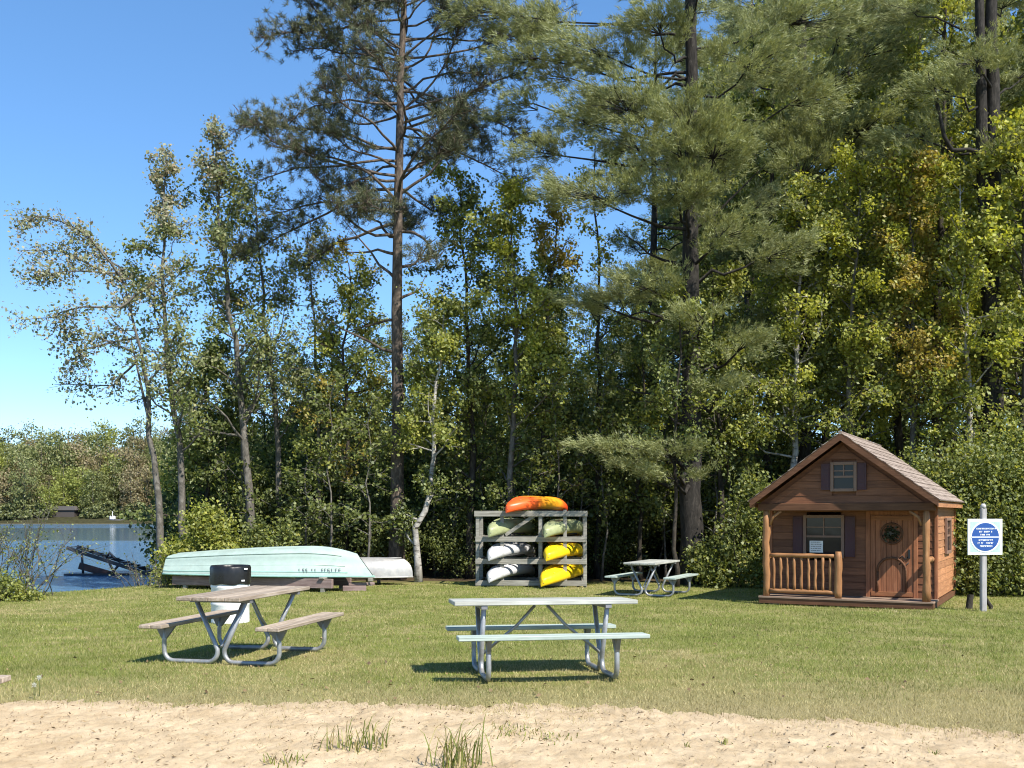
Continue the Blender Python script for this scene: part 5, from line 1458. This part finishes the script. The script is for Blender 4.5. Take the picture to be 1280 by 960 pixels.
bsp += [(xp + r.uniform(-14, 14), 33.5 + r.uniform(-1, 1.5), r.uniform(1.1, 1.5)) for xp in range(250, 1300, 52)]
bsp += [(xp + r.uniform(-14, 14), 40 + r.uniform(-2, 3), r.uniform(1.5, 2.0)) for xp in range(240, 900, 55)]
bsp += [(xp + r.uniform(-14, 14), 52 + r.uniform(-2, 3), r.uniform(1.9, 2.5)) for xp in range(330, 1300, 70)]
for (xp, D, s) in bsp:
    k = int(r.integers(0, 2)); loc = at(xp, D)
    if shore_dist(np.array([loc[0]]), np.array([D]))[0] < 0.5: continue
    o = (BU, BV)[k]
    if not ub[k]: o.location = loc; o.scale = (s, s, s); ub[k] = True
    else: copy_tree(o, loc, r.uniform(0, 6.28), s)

# weeds at the shore, near left shrub
def twiggy(label, loc, n, H, spread, seed, mats, nl, size=0.05, name='shrub', cat='shrub', leanx=0.0):
    r = R(seed); T = Tree(name, label, cat, loc, r)
    for i in range(n):
        a = np.array([r.normal() * spread * 0.25, r.normal() * spread * 0.2, 0]); d = unit(np.array([r.normal() * 0.4 + leanx, r.normal() * 0.3, 1.0]))
        tw = grow(a, d, H * r.uniform(0.55, 1.1), r, 6, 0.13, 0.0)
        T.w.tube(tw, list(np.linspace(0.013, 0.004, 7)), 4, False)
        for j in range(5):
            p, dd = poly_at(tw, r.uniform(0.35, 1)); t2_ = grow(p, unit(dd + r.normal(size=3) * 0.5), H * r.uniform(0.12, 0.3), r, 3, 0.2)
            T.w.tube(t2_, [0.006, 0.005, 0.004, 0.003], 3, False)
            k = max(1, int(nl * r.uniform(0.4, 1.4))); T.add_leaves(t2_[r.integers(0, 4, k)] + r.normal(size=(k, 3)) * 0.05, size, int(r.uniform() < 0.3))
    T.w.build('stems', M_BARKA, T.root)
    np_mesh('foliage', np.concatenate(T.leaf), 4, mats, T.root, np.concatenate(T.lm))
    return T.root
lx = px(8, 22.6)
twiggy('thin twigged shrub with sparse leaves leaning in over the water from the left', (lx, 22.6, g(lx, 22.6)), 44, 1.95, 1.9, 601, [M_DARK, M_ASPEN], 7, 0.055, leanx=0.15)
bush('low green weed clump at the foot of the thin twigged shrub', 602, at(6, 22.0), [((0, 0, 0.12), (0.6, 0.4, 0.16)), ((-0.4, 0, 0.35), (0.5, 0.4, 0.35)), ((0.3, 0, 0.1), (0.4, 0.3, 0.16)), ((0.1, 0, 0.3), (0.3, 0.3, 0.3))], 1000, 0.055, [M_MID, M_DARK], name='weed_clump')
wx = px(182, 26.8)
twiggy('dry dark reedy weeds at the shore left of the rowboat stern', (wx, 26.8, g(wx, 26.8)), 18, 0.85, 0.7, 603, [M_DARK, M_ASPEN], 3, 0.045, name='weed_clump', cat='weeds')
twiggy('low tangled weeds under the stern end of the rowboat rack', at(212, 26.0), 22, 0.5, 1.2, 604, [M_MID, M_DARK], 8, 0.05, name='weed_clump', cat='weeds')

# --- far shore
def far_tree(seed, mats, H, wd, conifer, label, group):
    r = R(seed); T = Tree('far_tree', label, 'tree', (0, 0, 0), r, group)
    T.trunk(np.array([(0, 0, 0), (r.normal() * .2, 0, H * .5), (0, 0, H * 0.97)]), 0.22, 0.03, 6, 8, 0.1)
    if conifer:
        for i in range(26):
            u = i / 25; z = H * (0.12 + 0.86 * u); L = wd / 2 * (1 - u) ** 0.8 + 0.2
            n = int(20 + 70 * (1 - u)); a = r.uniform(0, 2 * pi, n); q = r.uniform(0.15, 1, n) ** 0.6 * L * r.uniform(0.75, 1.15)
            T.add_leaves(np.stack([np.cos(a) * q, np.sin(a) * q, z - 0.15 * q + r.normal(0, 0.25, n)], 1), 0.55, 0, 0.6)
    else:
        for i in range(46):
            c = unit(r.normal(size=3)) * r.uniform(0.3, 1) ** 0.5 * np.array([wd / 2, wd / 2, H * 0.45]) + np.array([0, 0, H * 0.52])
            n = r.integers(34, 66); T.add_leaves(c + r.normal(size=(n, 3)) * np.array([0.75, 0.75, 0.6]), 0.48, 0)
    T.w.build('trunk', M_BARKA if not conifer else M_BARKD, T.root)
    np_mesh('crown', np.concatenate(T.leaf), 4, mats, T.root, np.concatenate(T.lm))
    return T.root
G5 = ['leafy green trees on the far shore', 'dark conifers on the far shore', 'fresh lime green trees on the far shore', 'brownish budding trees on the far shore']
FT = [far_tree(701, [M_FARL], 15, 7.5, False, 'leafy green tree in the wood on the far shore', G5[0]), far_tree(702, [M_FARD], 17, 6, True, 'dark conifer in the wood on the far shore', G5[1]),
      far_tree(703, [M_FARY], 14, 7, False, 'fresh lime green tree in the wood on the far shore', G5[2]), far_tree(704, [M_FARB], 14, 6.5, False, 'brownish budding tree in the wood on the far shore', G5[3])]
fu = [False] * 4; r = R(88)
for row, (D0, step) in enumerate(((230, 17), (237, 19), (246, 21), (258, 23), (272, 24), (290, 26))):
    xp = (-330 if row < 4 else -60) + row * 7
    while xp < (620 if row < 3 else 560):
        D = D0 + r.uniform(-2, 5); x = px(xp + r.uniform(-9, 9), D)
        k = int(r.choice(4, p=[0.54, 0.06, 0.27, 0.13])); s = r.uniform(0.85, 1.15) * (0.7 if row == 0 else 1.0)
        if 195 > xp > 150 and row < 2: k = 3
        loc = (x, D, g(x, D) - 0.2); o = FT[k]
        if not fu[k]: o.location = loc; o.scale = (s, s, s * 1.05); fu[k] = True
        else: copy_tree(o, loc, r.uniform(0, 6.28), (s, s, s * r.uniform(0.95, 1.2)))
        xp += step * r.uniform(0.7, 1.25) * (1.35 if xp < -40 else 1.0)
G6 = 'low bushes along the far shore'
FB = bush('low leafy bush along the waterline of the far shore', 720, (0, 0, 0), [((0, 0, 1.2), (2.2, 1.2, 1.2)), ((2, 0, 0.9), (1.5, 1, 0.9)), ((-2, 0, 1.0), (1.5, 1, 1.0)), ((0.5, 0, 2.2), (1.2, 1, 1.0))], 700, 0.42, [M_FARL, M_FARD], 5, G6)
first = True
for xp in list(range(-320, -20, 26)) + list(range(-20, 330, 16)):
    if 50 < xp < 104 or 138 < xp < 162: continue
    x = px(xp + r.uniform(-6, 6), 227.5); D = 227.5 + r.uniform(-1, 2); loc = (x, D, g(x, D) - 0.1); s = r.uniform(0.6, 1.2)
    if first: FB.location = loc; FB.scale = (s, s, s); first = False
    else: copy_tree(FB, loc, r.uniform(-0.5, 0.5), s)
# boathouse and boat on the far shore
D = 229; xb = px(78, D); zb = max(g(xb, D), ZW + 0.3)
t = thing('boathouse', 'low dark boathouse under the trees of the far shore', 'boathouse', (xb, D, zb), 0)
mb = MB(); mb.box((-2.6, 0, 0), (2.6, 3, 1.5)); mb.build('wall', mat_paint('boathouse_brown', (0.06, 0.05, 0.045), 0.8), t)
mb = MB(); mb.prism([(-3, 1.5), (3, 1.5), (2.6, 2.4), (-2.6, 2.4)], -0.3, 3.3); mb.build('roof', mat_paint('boathouse_roof', (0.1, 0.09, 0.085), 0.8), t)
xb = px(148, D - 1)
t = thing('moored_boat', 'small white topped boat drawn up on the far shore', 'boat', (xb, D - 2, ZW + 0.05), 0)
MB().loft([[(x, -0.8 * k, 0.9), (x, 0.8 * k, 0.9), (x, 0.5 * k, 0.0), (x, -0.5 * k, 0.0)] for x, k in ((-1.5, 0.8), (-0.5, 1), (0.8, 0.9), (1.7, 0.15))]).build('hull', mat_paint('far_hull', (0.1, 0.1, 0.13), 0.5), t)
MB().box((-1.4, -0.6, 0.902), (-0.4, 0.6, 1.7), None, 0.15).build('cabin', mat_paint('far_white', (0.75, 0.75, 0.75), 0.5), t)
MB().box((-0.95, -0.05, 1.702), (-0.85, 0.05, 2.7)).build('mast', bpy.data.materials['far_white'], t)
